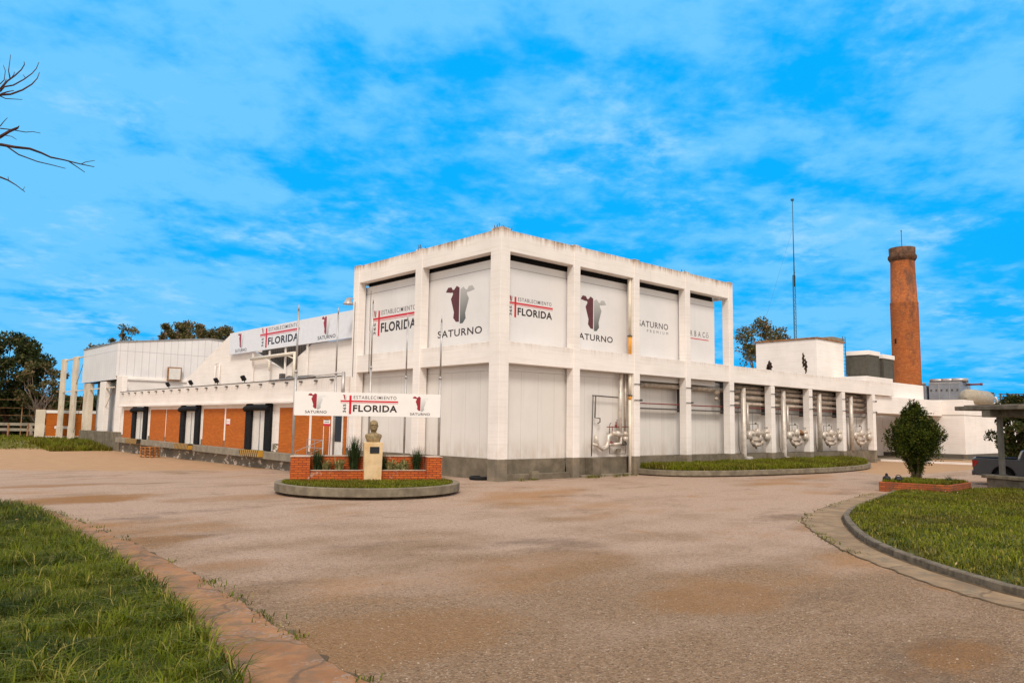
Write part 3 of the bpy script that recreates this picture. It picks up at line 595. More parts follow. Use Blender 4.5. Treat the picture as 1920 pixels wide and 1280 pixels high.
# lower walls
MB().box(PX, PX+.12, PY, 14.0, 1.0, M0-.31).build('wall_panel', M_['panel_lo'], B)
MB().box(PX+.12, CX[2]-.25, PY, PY+.12, 1.0, M0-.31).build('wall_panel', M_['panel_lo'], B)
YL = 1.22
MB().box(CX[2]-.25, CX[8]-.1, YL, YL+.12, 1.0, M0-.02).build('wall_panel', M_['panel_lo'], B)
MB().box(CX[2]-.25, CX[2]-.15, PY+.12, YL, 1.0, M0-.31).build('wall_return', M_['panel_lo'], B)
MB().box(PX-.10, PX-.002, .77, 6.49, -.4, 1.02).box(PX-.10, PX-.002, 7.11, 12.98, -.8, 1.02).box(-.62, PX-.002, 13.6, 13.93, -.8, 1.0).build('plinth', M_['plinth'], B)
for i in range(1, 9):
    y = PY-.06 if i <= 2 else YL-.06
    MB().box(0.01 if i == 1 else CX[i-1], CX[i]-CW, y if i <= 2 else .35, YL+.1 if i > 2 else PY+.1, -.3, .998).build('plinth', M_['plinth'], B)
MB().box(.05, 4.46, .18, .56, -.3, .30).build('footing', M_['plinth'], B, bev=.02)
MB().box(5.2, 9.3, .05, .35, -.3, .12).build('footing', M_['kerb'], B, bev=.02)
MB().box(6.0, 6.65, .0, .56, -.3, .99).build('footing', M_['plinth'], B, bev=.02)
MB().box(1.55, 2.05, .0, .17, .05, .42).build('drain_box', M_['kerb'], B, bev=.01)
# low wing fascia, raised end and canopy
MB().box(CX[4]+.01, 45.1, .06, .62, M0, M1+.03).build('fascia', M_['frame1'], B, bev=.015)
MB().box(CX[4]+.01, 45.0, .62, 9, M0+.1, M0+.5).build('roof_slab', M_['soffit'], B)
MB().box(39.9, 45.1, .10, 3.2, M1+.035, 7.12).build('raised_parapet', M_['white'], B, bev=.015)
MB().box(CX[8]+.004, 57.0, .32, 5.0, 4.12, 5.60).build('entrance_canopy', M_['white'], B, bev=.01)
MB().box(CX[8]-.1, 57.0, 6.0, 6.2, 0, 4.11).build('entrance_wall', M_['white'], B)
MB().box(CX[8]-.1, CX[8], .52, 5.99, 0, M0).build('wing_end_wall', M_['white'], B)
MB().box(42.5, 43.6, 5.9, 5.99, .1, 2.6).build('entrance_door', M_['steeld'], B)
MB().box(41.3, 56.5, 1.6, 5.9, -.1, .14).build('entrance_step', M_['kerb'], B, bev=.02)
# back body of the wing so that nothing shows through
MB().box(CX[4]+.2, 45, 9.0, 9.3, 0, M0+.5).build('rear_wall', M_['white'], B)
MB().box(-.05, 19, 13.5, 13.7, 0, M0).build('rear_wall', M_['white'], B)
# rebar stubs and tufts on the coping
mb = MB()
for x0, y0, n in ((-.4, .3, 16), (-.4, 6.8, 9), (14.6, .3, 4)):
    for k in range(n):
        x = x0+random.uniform(-.35, .5); y = y0+random.uniform(-.2, .4); mb.bar((x, y, ZT), (x+random.uniform(-.1, .1), y, ZT+random.uniform(.12, .3)), .02)
tag(mb.build('rebar_stub', M_['steeld'], B), kind='stuff')
# prints on the panels
frY = lambda a, b, w: (a, PY-.004-w, b)
frX = lambda a, b, w: (PX-.004-w, a, b)      # a runs along -y on the left face: pass negative values
frXm = lambda a, b, w: (PX-.004-w, -a, b)
SP = B
def sign_f_right():
    xv = Y(966, 585, PY)[0]; xr = Y(1036.2, 600, PY)[0]; Wd = (xr-xv)/(1-.168); z0 = Y(966, 594.8, PY)[2]
    florida(SP, frY, xr-Wd, z0, Wd, M_['ink_dark'], M_['silver'])
sign_f_right()
def saturno(fr, xs, zs, tx, tz, red, sil, thick=0.0):
    emblem(SP, fr, (xs[0]+xs[1])/2, zs[0], abs(xs[1]-xs[0])/2, zs[1]-zs[0], red, sil)
    mb = MB(); text_in(mb, 'SATURNO', fr, tx[0], tx[1], tz[0], tz[1], .014); mb.build('lettering', M_['ink_dark'], SP)
a = Y(1088.5, 560, PY); b = Y(1136.6, 573, PY); z1 = Y(1112, 556.5, PY)[2]; z0 = Y(1113, 617, PY)[2]
ta = Y(1078, 625, PY)[0]; tb = Y(1148.8, 640, PY); tz0 = Y(1148, 643.2, PY)[2]; tz1 = Y(1148, 631.7, PY)[2]
saturno(frY, (a[0], b[0]), (z0, z1), (ta, tb[0]), (tz0, tz1), M_['maroon'], M_['silver'])
a = X(836, 548, PX); b = X(890.2, 540, PX); z1 = X(863, 534.5, PX)[2]; z0 = X(861, 603, PX)[2]
ta = X(820.8, 630, PX)[1]; tb = X(903.8, 622, PX)[1]; tz0 = X(903, 624.6, PX)[2]; tz1 = X(903, 610.5, PX)[2]
saturno(frXm, (-a[1], -b[1]), (z0, z1), (-ta, -tb), (tz0, tz1), M_['maroon'], M_['silver'])
zt = X(712, 582.3, PX)[2]; zb = X(709, 630, PX)[2]; Wd = (zt-zb)/.325; yv = X(710.5, 606, PX)[1]; florida(SP, frXm, -yv-.168*Wd, zb, Wd, M_['ink_dark'], M_['silver'])
# third panel: two lines of text, fourth panel: a word over a red line
xa = Y(1196.5, 606, PY)[0]; xb = Y(1252.5, 612, PY)[0]; z0 = Y(1252, 619, PY)[2]; z1 = Y(1252, 608, PY)[2]
mb = MB(); text_in(mb, 'SATURNO', frY, xa, xb, z0, z1, .004); mb.build('lettering', M_['ink_dark'], SP)
xa = Y(1213, 620, PY)[0]; z0 = Y(1252, 628.2, PY)[2]; z1 = Y(1252, 623, PY)[2]
mb = MB(); text_in(mb, 'P R E M I U M', frY, xa, xb, z0, z1, -.005); mb.build('lettering', M_['ink_grey'], SP)
xr = Y(1328.3, 630, PY)[0]; xl = Y(1293.6, 625, PY)[0]; xl = xr-(xr-xl)*1.42; z0 = Y(1328, 634.0, PY)[2]; z1 = Y(1328, 624.0, PY)[2]; dx = (xr-xl)/7
mb = MB(); text_in(mb, 'B A R B A C', frY, xl, xr-dx*1.0, z0, z1, .0); text_in(mb, 'O', frY, xr-dx*.72, xr, z0, z0+(z1-z0)*.72, -.006)
mb.add([frY(xr-dx*.6, z0+(z1-z0)*.92, 0), frY(xr-dx*.1, z0+(z1-z0)*.92, 0), frY(xr-dx*.1, z1, 0), frY(xr-dx*.6, z1, 0)], [(0,1,2,3)]); mb.build('lettering', M_['ink_dark'], SP)
z0 = Y(1328, 639.2, PY)[2]; mb = MB(); mb.add([frY(xl+dx*2, z0, 0), frY(xr, z0, 0), frY(xr, z0+.055, 0), frY(xl+dx*2, z0+.055, 0)], [(0,1,2,3)]); mb.build('red_line', M_['ink_red'], SP)
# ---- rain downpipe beside the third column
D = thing('downpipe', (9.2, .25, 0), 'cream rain downpipe with rust orange joints running down the frame', 'pipe')
px = Y(1182, 600, .2)[0]
for za, zb_ in ((-.1, 4.15), (4.40, 5.6), (7.75, ZB)): MB().tube([(px, .25, za), (px, .25, zb_)], .085, 12).build('pipe', M_['pipew'], D)
for za, zb_ in ((4.15, 4.40), (M1, 7.75)): MB().tube([(px, .25, za), (px, .25, zb_)], .088, 12).build('rusty_section', M_['yellow'], D, label='rust orange length of the downpipe')
for z_ in (7.75, 4.40): MB().box(px-.11, px+.13, .15, .35, z_-.03, z_+.03).build('bracket', M_['steeld'], D)
# ---- pipe work
def arc(c, r, a0, a1, n, plane='xz', y=0):
    return [(c[0]+r*math.cos(a), y, c[1]+r*math.sin(a)) for a in [a0+(a1-a0)*k/n for k in range(n+1)]]
def pipes_main():
    T = thing('pipe_assembly', (7.6, .5, 1.0), 'silver insulated U bends and red valves on the panel left of the cream downpipe', 'pipework')
    P = lambda px, py, y=.38: tuple(Y(px, py, y))
    x, z = P(1163, 700)[0], 0
    MB().tube([P(1164, 698), P(1162.5, 830)], .105, 14).build('riser', M_['jacket'], T)
    MB().tube([P(1173, 700, .5), P(1172, 815, .5)], .065, 12).build('riser', M_['jacketd'], T)
    MB().tube([P(1117, 816), P(1118, 826), P(1122, 836), P(1130, 842), P(1137, 838), P(1140, 828), P(1141, 818), P(1147, 813), P(1158, 812)], .105, 12).build('u_bend', M_['jacket'], T)
    MB().tube([P(1110, 832), P(1122, 835), P(1128, 839), P(1137, 836), P(1141, 833), P(1150, 833)], .075, 10).build('u_bend', M_['jacket'], T)
    MB().tube([P(1147, 812, .3), P(1166, 815, .3)], .13, 12).ball(P(1158, 813, .3), .17).ball(P(1172, 813, .3), .15).tube([P(1164, 815, .3), P(1164, 831, .3), P(1150, 833, .3)], .085, 10).ball(P(1172, 822, .35), .17).build('valve_body', M_['jacket'], T)
    MB().tube([P(1112, 741), P(1109, 855)], .028, 8).tube([P(1111, 741), P(1159, 745)], .035, 8).tube([P(1117, 742), P(1115.5, 783), P(1125, 784), P(1125, 791), P(1121, 793)], .035, 8).build('dark_pipe', M_['steeld'], T)
    MB().tube([P(1143, 830), P(1143, 850), P(1173, 850), P(1173, 828)], .022, 8).tube([P(1143, 820), P(1143, 796), P(1146, 792)], .02, 8).tube([P(1157, 812), P(1157, 786)], .02, 8).build('drain_loop', M_['steeld'], T)
    MB().tube([P(1138, 800), P(1178, 800)], .025, 8).tube([P(1148, 800), P(1148, 811)], .02, 6).ball(P(1155, 798), .10, 1, .5, 1.2).ball(P(1155, 792), .07, 1, .4, .6).ball(P(1146, 831), .12, 1, .5, 1.2).build('red_valve', M_['red'], T)
    c = P(1160, 844, .45); MB().box(c[0]-.16, c[0]+.16, .4, .52, c[2]-.1, c[2]+.09).build('junction_box', M_['kerb'], T, bev=.01)
    c = P(1170, 831, .45); MB().tube([(c[0]-.18, .45, c[2]), (c[0]+.14, .45, c[2])], .1, 12).build('motor', M_['steeld'], T)
pipes_main()
def pipe_run():
    T = thing('pipe_run', (25, .85, 5), 'insulated pipes, red line and cable tray running along the wing behind the columns', 'pipework')
    x0, x1 = 9.9, 41.0
    mb = MB(); mb.tube([(x0, .88, 5.12), (x1, .88, 5.12)], .14, 12).tube([(19.9, .88, 4.73), (x1, .88, 4.73)], .16, 12).tube([(19.9, .88, 4.30), (x1, .88, 4.30)], .12, 12); mb.build('insulated_pipe', M_['jacketd'], T)
    MB().tube([(19.9, 1.05, 5.42), (x1, 1.05, 5.42)], .1, 10).build('insulated_pipe', M_['jacketd'], T)
    MB().tube([(x0, .72, 4.02), (x1, .72, 4.08)], .035, 8).build('red_pipe', M_['red'], T)
    MB().box(x0, x1, .80, 1.05, 3.70, 3.78).build('cable_tray', M_['steeld'], T)
    for i in range(2, 9):
        x = CX[i]
        if i > 2: MB().box(x-CW+.62, x-CW+.68, .75, 1.15, 3.6, 5.6).build('hanger', M_['steeld'], T)
        for z in (5.05, 4.15): MB().bar((x-CW-.08, -.03, z), (x+.05, -.03, z), .03).box(x-.04, x+.14, -.06, .06, z-.06, z+.06).build('clamp', M_['steeld'], T)
    # expansion loop end in the fourth bay
    c = Y(1343, 735, .7); MB().ball((c[0], .7, c[2]), .22, 1.2, .8, .9).ball((c[0], .7, c[2]-.42), .15, 1.3, .8, .8).build('pipe_end', M_['jacketd'], T)
pipe_run()
def bay_assembly(i, lab, full):
    # x measured from the right edge of column i-1
    x = CX[i-1]; T = thing('pipe_assembly', (x+1.6, .6, 1.0), lab, 'pipework', 'valve clusters in the bays of the low wing')
    rp, sp_, ma, mb_ = {5: (1394, 1401.5, 1404, 1441), 6: (1469, 1476.5, 1479, 1513), 7: (1536.5, 0, 1543, 1577), 8: (1595.6, 0, 1602, 1632)}[i]
    xr = Y(rp, 780, .42)[0]; zb = Y(rp, 860 if full else 845, .42)[2]; xa = Y(ma, 820, .35)[0]; xb = Y(mb_, 820, .3)[0]; w = xb-xa
    MB().tube([(xr, .42, 5.35), (xr, .42, zb+.25), (xr+.06, .40, zb+.08), (xr+.22, .36, zb), (xr+.7, .3, zb)] if full else [(xr, .42, 5.35), (xr, .42, zb)], .17, 14).build('riser', M_['jacket'], T)
    if full: xs_ = Y(sp_, 780, .5)[0]; MB().tube([(xs_, .5, 4.3), (xs_, .5, 2.3)], .085, 12).build('riser', M_['jacket'], T)
    MB().tube([(xr-.3, .62, 4.0), (xr-.3, .62, 1.5), (xr-.1, .6, 1.0)], .02, 6).build('cable', M_['steeld'], T); MB().tube([(xa+w*.45, .7, 3.7), (xa+w*.45, .7, 2.4)], .018, 6).build('cable', M_['steeld'], T)
    q = lambda f, z, y=.34: (xa+w*f, y, z)
    mb = MB(); mb.tube([q(.0, 2.35), q(.80, 2.35)], .15, 12).ball(q(.42, 2.4, .3), .27, 1, .8, 1.1).tube([q(.02, 1.95), q(.02, 2.45)], .2, 12).ball(q(.9, 2.45, .28), .23, 1, .8, .8).ball(q(.9, 2.1, .28), .31, 1, .8, 1).tube([q(.56, 2.3), q(.58, 1.75)], .13, 12)
    for f_2 in (.2, .58, .72): mb.tube([q(f_2, 2.35), q(f_2+.03, 2.35)], .23, 12)
    mb.build('valve_body', M_['jacket'], T)
    mb = MB(); mb.tube([q(.10, 1.9, .3), q(.55, 1.9, .3)], .14, 12).tube([q(.22, 1.55, .28), q(.55, 1.6, .28)], .13, 12).tube([q(.10, 1.9, .3), q(.14, 1.7, .28), q(.22, 1.55, .28)], .12, 10).ball(q(.6, 1.7, .28), .17); mb.build('lower_pipe', M_['jacketd'], T)
    MB().tube([q(.05, 2.4), q(.05, 2.95), q(.48, 2.95), q(.48, 2.6)], .022, 6).ball(q(.36, 3.0), .07).build('gauge_line', M_['steeld'], T); MB().ball(q(.3, 1.42, .25), .12, .9, .5, 1.1).build('hand_valve', M_['steeld'], T); MB().bar(q(.82, 2.72), q(.98, 2.74), .04).build('hand_valve', M_['steeld'], T)
    if i == 6: MB().tube([q(.5, 2.5, .14), q(.62, 2.3, .12)], .13, 8).build('rusty_joint', M_['rust'], T)
    return T
bay_assembly(5, 'silver valve cluster with twin risers in the first low wing bay beside the tall block', True)
bay_assembly(6, 'silver valve cluster with twin risers in the second bay of the low wing', True)
bay_assembly(7, 'silver valve cluster with one plain riser in the third bay of the low wing', False)
bay_assembly(8, 'silver valve cluster with one riser in the last bay, nearest the entrance canopy', False)
# ================================================================== LOADING DOCK WING
DX = -.6
DK = thing('loading_dock_building', (DX, 36, -.6), 'long white loading dock wing with orange brick panels and black dock seals', 'building')
MB().box(DX+.02, .4, 13.94, 58.8, -.9, 1.15).build('base_wall', M_['peel'], DK)
# ledge rising gently towards the far end
def slant(x0, x1, y0, y1, a0, b0, a1, b1): return MB().add([(x0,y0,a0),(x1,y0,a0),(x1,y0,b0),(x0,y0,b0),(x0,y1,a1),(x1,y1,a1),(x1,y1,b1),(x0,y1,b1)], [(0,1,2,3),(7,6,5,4),(0,4,5,1),(1,5,6,2),(2,6,7,3),(3,7,4,0)])
slant(-1.12, DX+.018, 15.9, 58.8, .02, .53, .37, .86).build('loading_ledge', M_['ledge'], DK, bev=.015)
MB().box(DX+.03, .3, 13.94, 58.8, 1.16, 3.9).build('wall', M_['white'], DK)
bays = [(58.2, 55.2), (49.87, 45.8), (45.5, 41.5), (36.7, 32.5), (32.1, 28.1), (22.9, 18.7), (18.3, 15.85), (14.25, 13.96)]
for a, b in bays:
    MB().box(DX-.02, DX+.028, b, a, .5, 3.62).build('brick_panel', M_['brick'], DK)
MB().box(-.98, DX+.02, 13.7, 58.8, 3.93, 5.45).build('parapet', M_['whitep'], DK, bev=.02)
MB().box(-1.06, -.985, 13.7, 58.8, 3.93, 4.10).build('parapet_drip', M_['white'], DK, bev=.01)
MB().box(DX+.025, 20, 13.94, 58.8, 4.9, 5.1).build('roof', M_['soffit'], DK)
mb = MB()
for k in range(22):
    y = 15+k*2.02; mb.box(-1.12, -.99, y, y+.28, 5.22, 5.32)
mb.box(-1.0, -.9, 13.8, 58.7, 5.455, 5.50); mb.build('cable_bracket', M_['steeld'], DK)
MB().tube([(-1.06, 13.9, 5.62), (-1.06, 19, 5.55), (-1.06, 24, 5.5)], .035, 8).tube([(-1.05, 13.75, 3.6), (-1.05, 13.75, 5.7)], .11, 10).build('gutter_pipe', M_['galv'], DK)
# dock doors
for k, (a, b) in enumerate(((54.75, 50.4), (41.4, 37.1), (28.0, 23.85))):
    zf = .56+.3*((a+b)/2-16)/43
    d = MB().box(DX-.05, DX+.028, b, a, zf, 3.9).build('dock_door', M_['doorw'], DK)
    e = .95
    for p0 in (a-e, b): MB().box(-.86, DX-.06, p0, p0+e, zf, 3.92).build('side_pad', M_['black'], d, bev=.05)
    mb = MB().tube([(-.92, b+.1, 3.55), (-.95, b+.5, 3.62), (-.97, (a+b)/2, 3.64), (-.95, a-.5, 3.62), (-.92, a-.1, 3.55)], .20, 12); mb.build('head_curtain', M_['black'], d)
    m = (a+b)/2; MB().box(DX-.075, DX-.052, m-.10, m+.02, zf, 3.35).build('door_gap', M_['alu'], d)
    def haz():
        t = NT('hazard_stripe'); x, y, z = t.xyz(); s = t.math('FRACT', t.math('MULTIPLY', t.math('ADD', y, t.math('MULTIPLY', z, .35)), 3.1)); t.color(t.mix(t.rng(s, .5, .54), (.50, .27, .03), (.03, .025, .02))); return t.m
    if k == 0: HZ = haz()
    MB().box(-1.5, -1.13, b+.25, a-.75, zf-.42, zf+.02).build('dock_leveller', HZ, d, bev=.01, label='yellow and black striped dock leveller')
# staff door with frame, railing and steps
dd = MB().box(DX-.02, DX+.028, 14.42, 15.5, .5, 2.9).build('staff_door', M_['doorw'], DK)
MB().box(DX-.06, DX-.022, 14.30, 14.42, .5, 3.4).box(DX-.06, DX-.022, 15.5, 15.7, .5, 3.4).box(DX-.06, DX-.022, 14.42, 15.5, 3.3, 3.4).build('frame', M_['white'], dd)
MB().box(DX-.045, DX-.022, 14.46, 15.25, 1.5, 3.1).build('glass', M_['glass'], dd)
MB().box(-2.6, -1.13, 13.95, 15.88, -.7, .4).box(-3.2, -2.61, 13.95, 15.88, -.7, .0).build('step', M_['ledge'], DK, bev=.02)
RL = thing('railing', (-1.5, 17, .5), 'thin grey handrail on the dock ledge beside the staff door', 'railing')
mb = MB()
for z in (.55, 1.05): mb.bar((-1.09, 15.9, .52+z), (-1.09, 17.9, .52+z), .035)
mb.bar((-1.09, 15.9, 1.57), (-2.9, 15.86, .9), .035).bar((-1.09, 15.9, 1.07), (-2.9, 15.86, .4), .035)
mb.build('rail', M_['galv'], RL); mb = MB()
for y in (15.9, 16.9, 17.9): MB().bar((-1.09, y, .5), (-1.09, y, 1.57), .035).build('post', M_['galv'], RL)
MB().bar((-2.9, 15.86, -.1), (-2.9, 15.86, .9), .035).build('post', M_['galv'], RL)
SG = thing('notice_sign', (-1.35, 16, .5), 'small white notice on two thin white posts beside the staff door', 'sign')
yy0, yy1 = X(607, 790, -1.35)[1], X(619, 790, -1.35)[1]; zz0, zz1 = X(613, 794, -1.35)[2], X(613, 787, -1.35)[2]
MB().box(-1.36, -1.34, yy1, yy0, zz0, zz1).build('panel', M_['board'], SG); MB().box(-1.365, -1.339, yy1, yy0, zz0-.14, zz0-.002).build('red_strip', M_['ink_red'], SG)
mb = MB(); q = (yy0-yy1)
for j in range(2): mb.box(-1.364, -1.361, yy1+q*.15, yy0-q*.15, zz0+.08+.13*j, zz0+.12+.13*j)
mb.build('lettering', M_['ink_grey'], SG)
MB().box(-1.36, -1.34, yy1, yy1+.04, .5, zz0-.15).build('post', M_['board'], SG); MB().box(-1.36, -1.34, yy0-.04, yy0, .5, zz0-.15).build('post', M_['board'], SG)
c = X(428, 790.5, DX-.03); N1 = thing('notice_plate', c, 'small white notice plate on the brick right of a white pilaster', 'sign'); MB().box(DX-.045, DX-.022, c[1]-.33, c[1]+.33, c[2]-.24, c[2]+.22).build('plate', M_['board'], N1)
MB().box(DX-.05, DX-.046, c[1]-.33, c[1]+.33, c[2]-.24, c[2]-.16).box(DX-.05, DX-.046, c[1]-.2, c[1]+.2, c[2]+.0, c[2]+.04).build('lettering', M_['ink_red'], N1)
# upper wall with V notch (plane x = .3)
UX = .3
top = [(43.5, 5.1), (43.5, 6.4), (34.5, 9.58), (34.45, 8.0), (29.7, 8.0), (24.66, 6.33), (20.43, 7.93), (13.7, 7.98), (13.7, 5.1)]
MB().prism(top, .25, lambda a, b, w: (UX+w, a, b)).build('upper_wall', M_['white'], DK)
t = NT('fibre_cement_roof'); t.set('Roughness', .9); x, y, z = t.xyz(); fr = t.math('FRACT', t.math('MULTIPLY', t.math('SUBTRACT', y, t.math('MULTIPLY', z, .2)), 2.6))
t.color(t.mix(t.rng(t.math('ABSOLUTE', t.math('SUBTRACT', fr, .5)), .2, .45), (.085, .068, .055), (.15, .125, .10))); M_['fibre'] = t.m
MB().prism([(34.2, 9.3), (31.2, 9.35), (31.2, 8.6), (20, 8.5), (20, 6.0), (30.2, 6.0), (30.2, 8.3)][2:], .1, lambda a, b, w: (UX+.9+w, a, b)).build('folded_roof', M_['fibre'], DK)
mb = MB()
for (p0, p1) in (((29.7, 8.0), (24.66, 6.33)), ((24.66, 6.33), (20.43, 7.93))): mb.add([(UX+.25, p0[0], p0[1]-.02), (UX+14, p0[0], p0[1]-.02), (UX+14, p1[0], p1[1]-.02), (UX+.25, p1[0], p1[1]-.02)], [(0,1,2,3)])
mb.build('folded_roof', M_['fibre'], DK)
mb = MB()
for px, a, b in ((475, 662, 722), (506, 657, 722), (536, 652, 716), (577, 645, 712)):
    p = X(px, a, .12); q = X(px, b, .12); mb.bar(p, (p[0], p[1], 5.1), .11)
mb.build('sign_post', M_['white'], DK)
p = X(471, 673, -.1); q = X(553, 662, -.1); mb = MB().tube([p, q, (q[0], q[1], 5.15)], .13, 10); q2 = X(551, 672, -.1); mb.tube([X(538, 666, -.1), q2], .06, 8).tube([X(505, 673, -.1), X(505, 695, -.1)], .07, 8); mb.build('roof_pipe', M_['pipew'], DK)
p = X(411, 681, .1); MB().tube([(.15, p[1], 5.1), (.15, p[1], p[2]), (.15, p[1]+.9, p[2]-.05), (.15, p[1]+.9, 5.1)], .06, 8).build('vent_pipe', M_['white'], DK)
c = X(657, 616, .28); MB().box(.1, .29, c[1]-.2, c[1]+.3, c[2]-.45, c[2]+.45).build('wall_box', M_['steeld'], DK)
c = X(528, 704, -.4); MB().box(-.5, -.2, c[1]-.2, c[1]+.2, 5.5, 6.0).build('control_box', M_['steeld'], DK, bev=.02); MB().ball((-.4, c[1]-1.2, 5.65), .2, 1, 2, .8).build('valve', M_['steeld'], DK); MB().box(-.6, -.2, c[1]-4.6, c[1]-2.8, 5.5, 5.72).build('cable_box', M_['steeld'], DK, bev=.02)
# floodlights on the parapet
FL = None
for k, (px, py) in enumerate(((317, 725), (360, 721), (408, 717), (459, 714))):
    p = X(px, py, -.95)
    lab = ['small black floodlight on the white parapet, farthest from the sign board', 'small black floodlight on the parapet above the middle dock door', 'small black floodlight on the parapet above two brick panels', 'small black floodlight on the parapet, nearest the sign board'][k]
    if FL is None:
        FL = thing('floodlight', (-.95, p[1], 5.5), lab, 'lamp', 'floodlights along the dock parapet'); b = (0, 0)
        MB().obox((-.12, 0, .32), (.07, 0, .05), (0, .24, 0), (-.10, 0, .16)).build('lamp_head', M_['black'], FL, local=True); MB().bar((0, 0, 0), (-.03, 0, .25), .05).build('bracket', M_['steeld'], FL, local=True)
    else: dup(FL, (-.95, p[1], 5.5), lab)
SL = thing('street_lamp_head', X(660, 566, -.7), 'grey projector lamp fixed to the far edge of the corner block', 'lamp'); c = X(660, 566, -.75)
MB().lathe([(.02, .28), (.12, .26), (.30, -.08), (.33, -.14), (.0001, -.12)], (c[0]-.1, c[1]+.25, c[2]), 16).build('shade', M_['galv'], SL); MB().bar((c[0]-.1, c[1]+.25, c[2]+.28), (-.62, 13.5, c[2]+.2), .06).build('arm', M_['galv'], SL)
# roof sign
def roof_sign():
    T = thing('roof_sign', (-.02, 24, 7.9), 'long pale banner with three logos standing on the roof edge of the dock wing', 'sign')
    ya, yb = 33.65, 14.6; z0, z1 = 7.93, 9.66; x = -.02
    MB().box(x, x+.12, yb, ya, z0, z1).build('sheet', M_['boardc'], T, bev=.005)
    fr = lambda a, b, w: (x-.006-w, -a, b)
    q = lambda px, py: X(px, py, x)
    zt = q(499.5, 615.5)[2]; zb = q(499, 652.3)[2]; Wd = (zt-zb)/.325; yr = q(562, 618)[1]; yl = q(488, 630)[1]; Wd = yl-yr
    zb = q(499, 652)[2]
    kz = (zt-zb)/(.325*Wd); fz = lambda a, b, w: fr(a, zb+(b-zb)*kz, w); florida(T, fz, -yl, zb+.02, Wd, M_['ink_dark'], M_['silverl'])
    for (xa, xb, yt, yb_, ta, tb, tyb, tyt) in ((446, 459, 624, 651, 441, 462, 659.5, 653.5), (603, 622.5, 592, 626, 595.5, 629, 635, 628)):
        a = q(xa, (yt+yb_)/2)[1]; b = q(xb, (yt+yb_)/2)[1]; emblem(T, fr, -(a+b)/2, q((xa+xb)/2, yb_)[2], (a-b)/2, q((xa+xb)/2, yt)[2]-q((xa+xb)/2, yb_)[2], M_['crimson'], M_['silverl'])
        mb = MB(); text_in(mb, 'SATURNO', fr, -q(ta, tyb)[1], -q(tb, tyb)[1], q((ta+tb)/2, tyb)[2], q((ta+tb)/2, tyt)[2], .02); mb.build('lettering', M_['ink_grey'], T)
roof_sign()
# ================================================================== CORRUGATED BUILDING (far end)
CB = thing('corrugated_building', (-.6, 68, 0), 'white ribbed metal clad hall raised over an open bay with stained columns, far left', 'building')
MB().prism([(-.6, 7.28), (-.6, 10.86), (9, 12.0), (24, 11.3), (24, 7.28)], .15, lambda a, b, w: (a, 62.0+w, b)).build('cladding', M_['cladding'], CB)
MB().box(-.60, -.45, 62.15, 75.6, 6.92, 10.86).build('cladding', M_['cladding'], CB)
MB().prism([(-.7, 10.87), (9, 12.02), (24, 11.3), (24, 11.38), (9, 12.12), (-.7, 10.97)], 13.9, lambda a, b, w: (a, 61.9+w, b)).build('roof', M_['alu'], CB)
MB().box(-.44, 24, 61.9, 62.14, -.6, 7.27).build('wall', M_['white'], CB); MB().box(-.5, 20, 61.75, 61.9, 6.9, 7.1).build('wall_cap', M_['white'], CB)
MB().box(-.62, .3, 58.85, 75.2, -.9, 1.35).build('plinth', M_['plinth'], CB, bev=.02)
MB().box(.55, .7, 62.15, 73.2, 1.35, 7.1).build('recessed_cladding', M_['cladding'], CB)
MB().box(-.4, .5, 62.16, 75.2, 6.8, 6.9).build('soffit', M_['dark'], CB)  # near-black colour paints in the shadow under the metal cladding
for pa, pb in ((154, 164), (184, 194), (215, 225)):
    a = X(pa, 780, -.6)[1]; b = X(pb, 780, -.6)[1]; MB().box(-.62, -.1, b, a, 1.36, 6.79 if pa < 200 else 7.2).build('column', M_['rustwhite'] if pa < 160 else M_['white'], CB, bev=.02)
MB().box(-.55, .2, 58.86, 59.3, 1.36, 5.3).build('column', M_['white'], CB)
mb = MB().bar((-.5, 86, 6.05), (-.5, 62.5, 6.1), .12); mb.build('tie_rail', M_['rustwhite'], CB)
mb = MB(); mb.bar((-.45, 68.8, 1.4), (-.45, 63, 6.0), .04).bar((-.45, 78.5, 1.0), (-.45, 74.8, 6.0), .05).bar((-.45, 79.5, 6.2), (-.45, 75.2, 10.2), .05); mb.build('brace', M_['rust'], CB)
p = X(328, 700, 61.9); c = Y(327, 701, 61.6); MB().box(c[0]-.75, c[0]+.75, 61.5, 61.7, c[2]-.75, c[2]+.75).build('hatch_frame', M_['rust'], CB); MB().box(c[0]-.62, c[0]+.62, 61.45, 61.49, c[2]-.62, c[2]+.62).build('hatch', M_['doorw'], CB)
for k, (pa, pb) in enumerate(((110, 117), (131.5, 139.5))):
    a = X(pa, 740, -.6)[1]; b = X(pb, 740, -.6)[1]
    T = thing('frame_column', (-.45, (a+b)/2, 0), ['stained free standing concrete column at the far left, the outer one', 'stained free standing concrete column between the outer column and the metal hall'][k], 'column', 'free standing columns at the far left')
    MB().box(-.62, -.25, b, a, -.3, 1.75).build('base', M_['rustwhite'], T, bev=.02); MB().box(-.58, -.29, b+.06, a-.06, 1.751, 10.3).build('shaft', M_['rustwhite'], T, bev=.02)
mb = MB().bar((-.35, 86.4, 10.12), (-.35, 75.7, 10.15), .16); tag(mb.build('tie_beam', M_['rustwhite']), 'thin pale tie beam joining the tops of the free standing columns', 'beam')
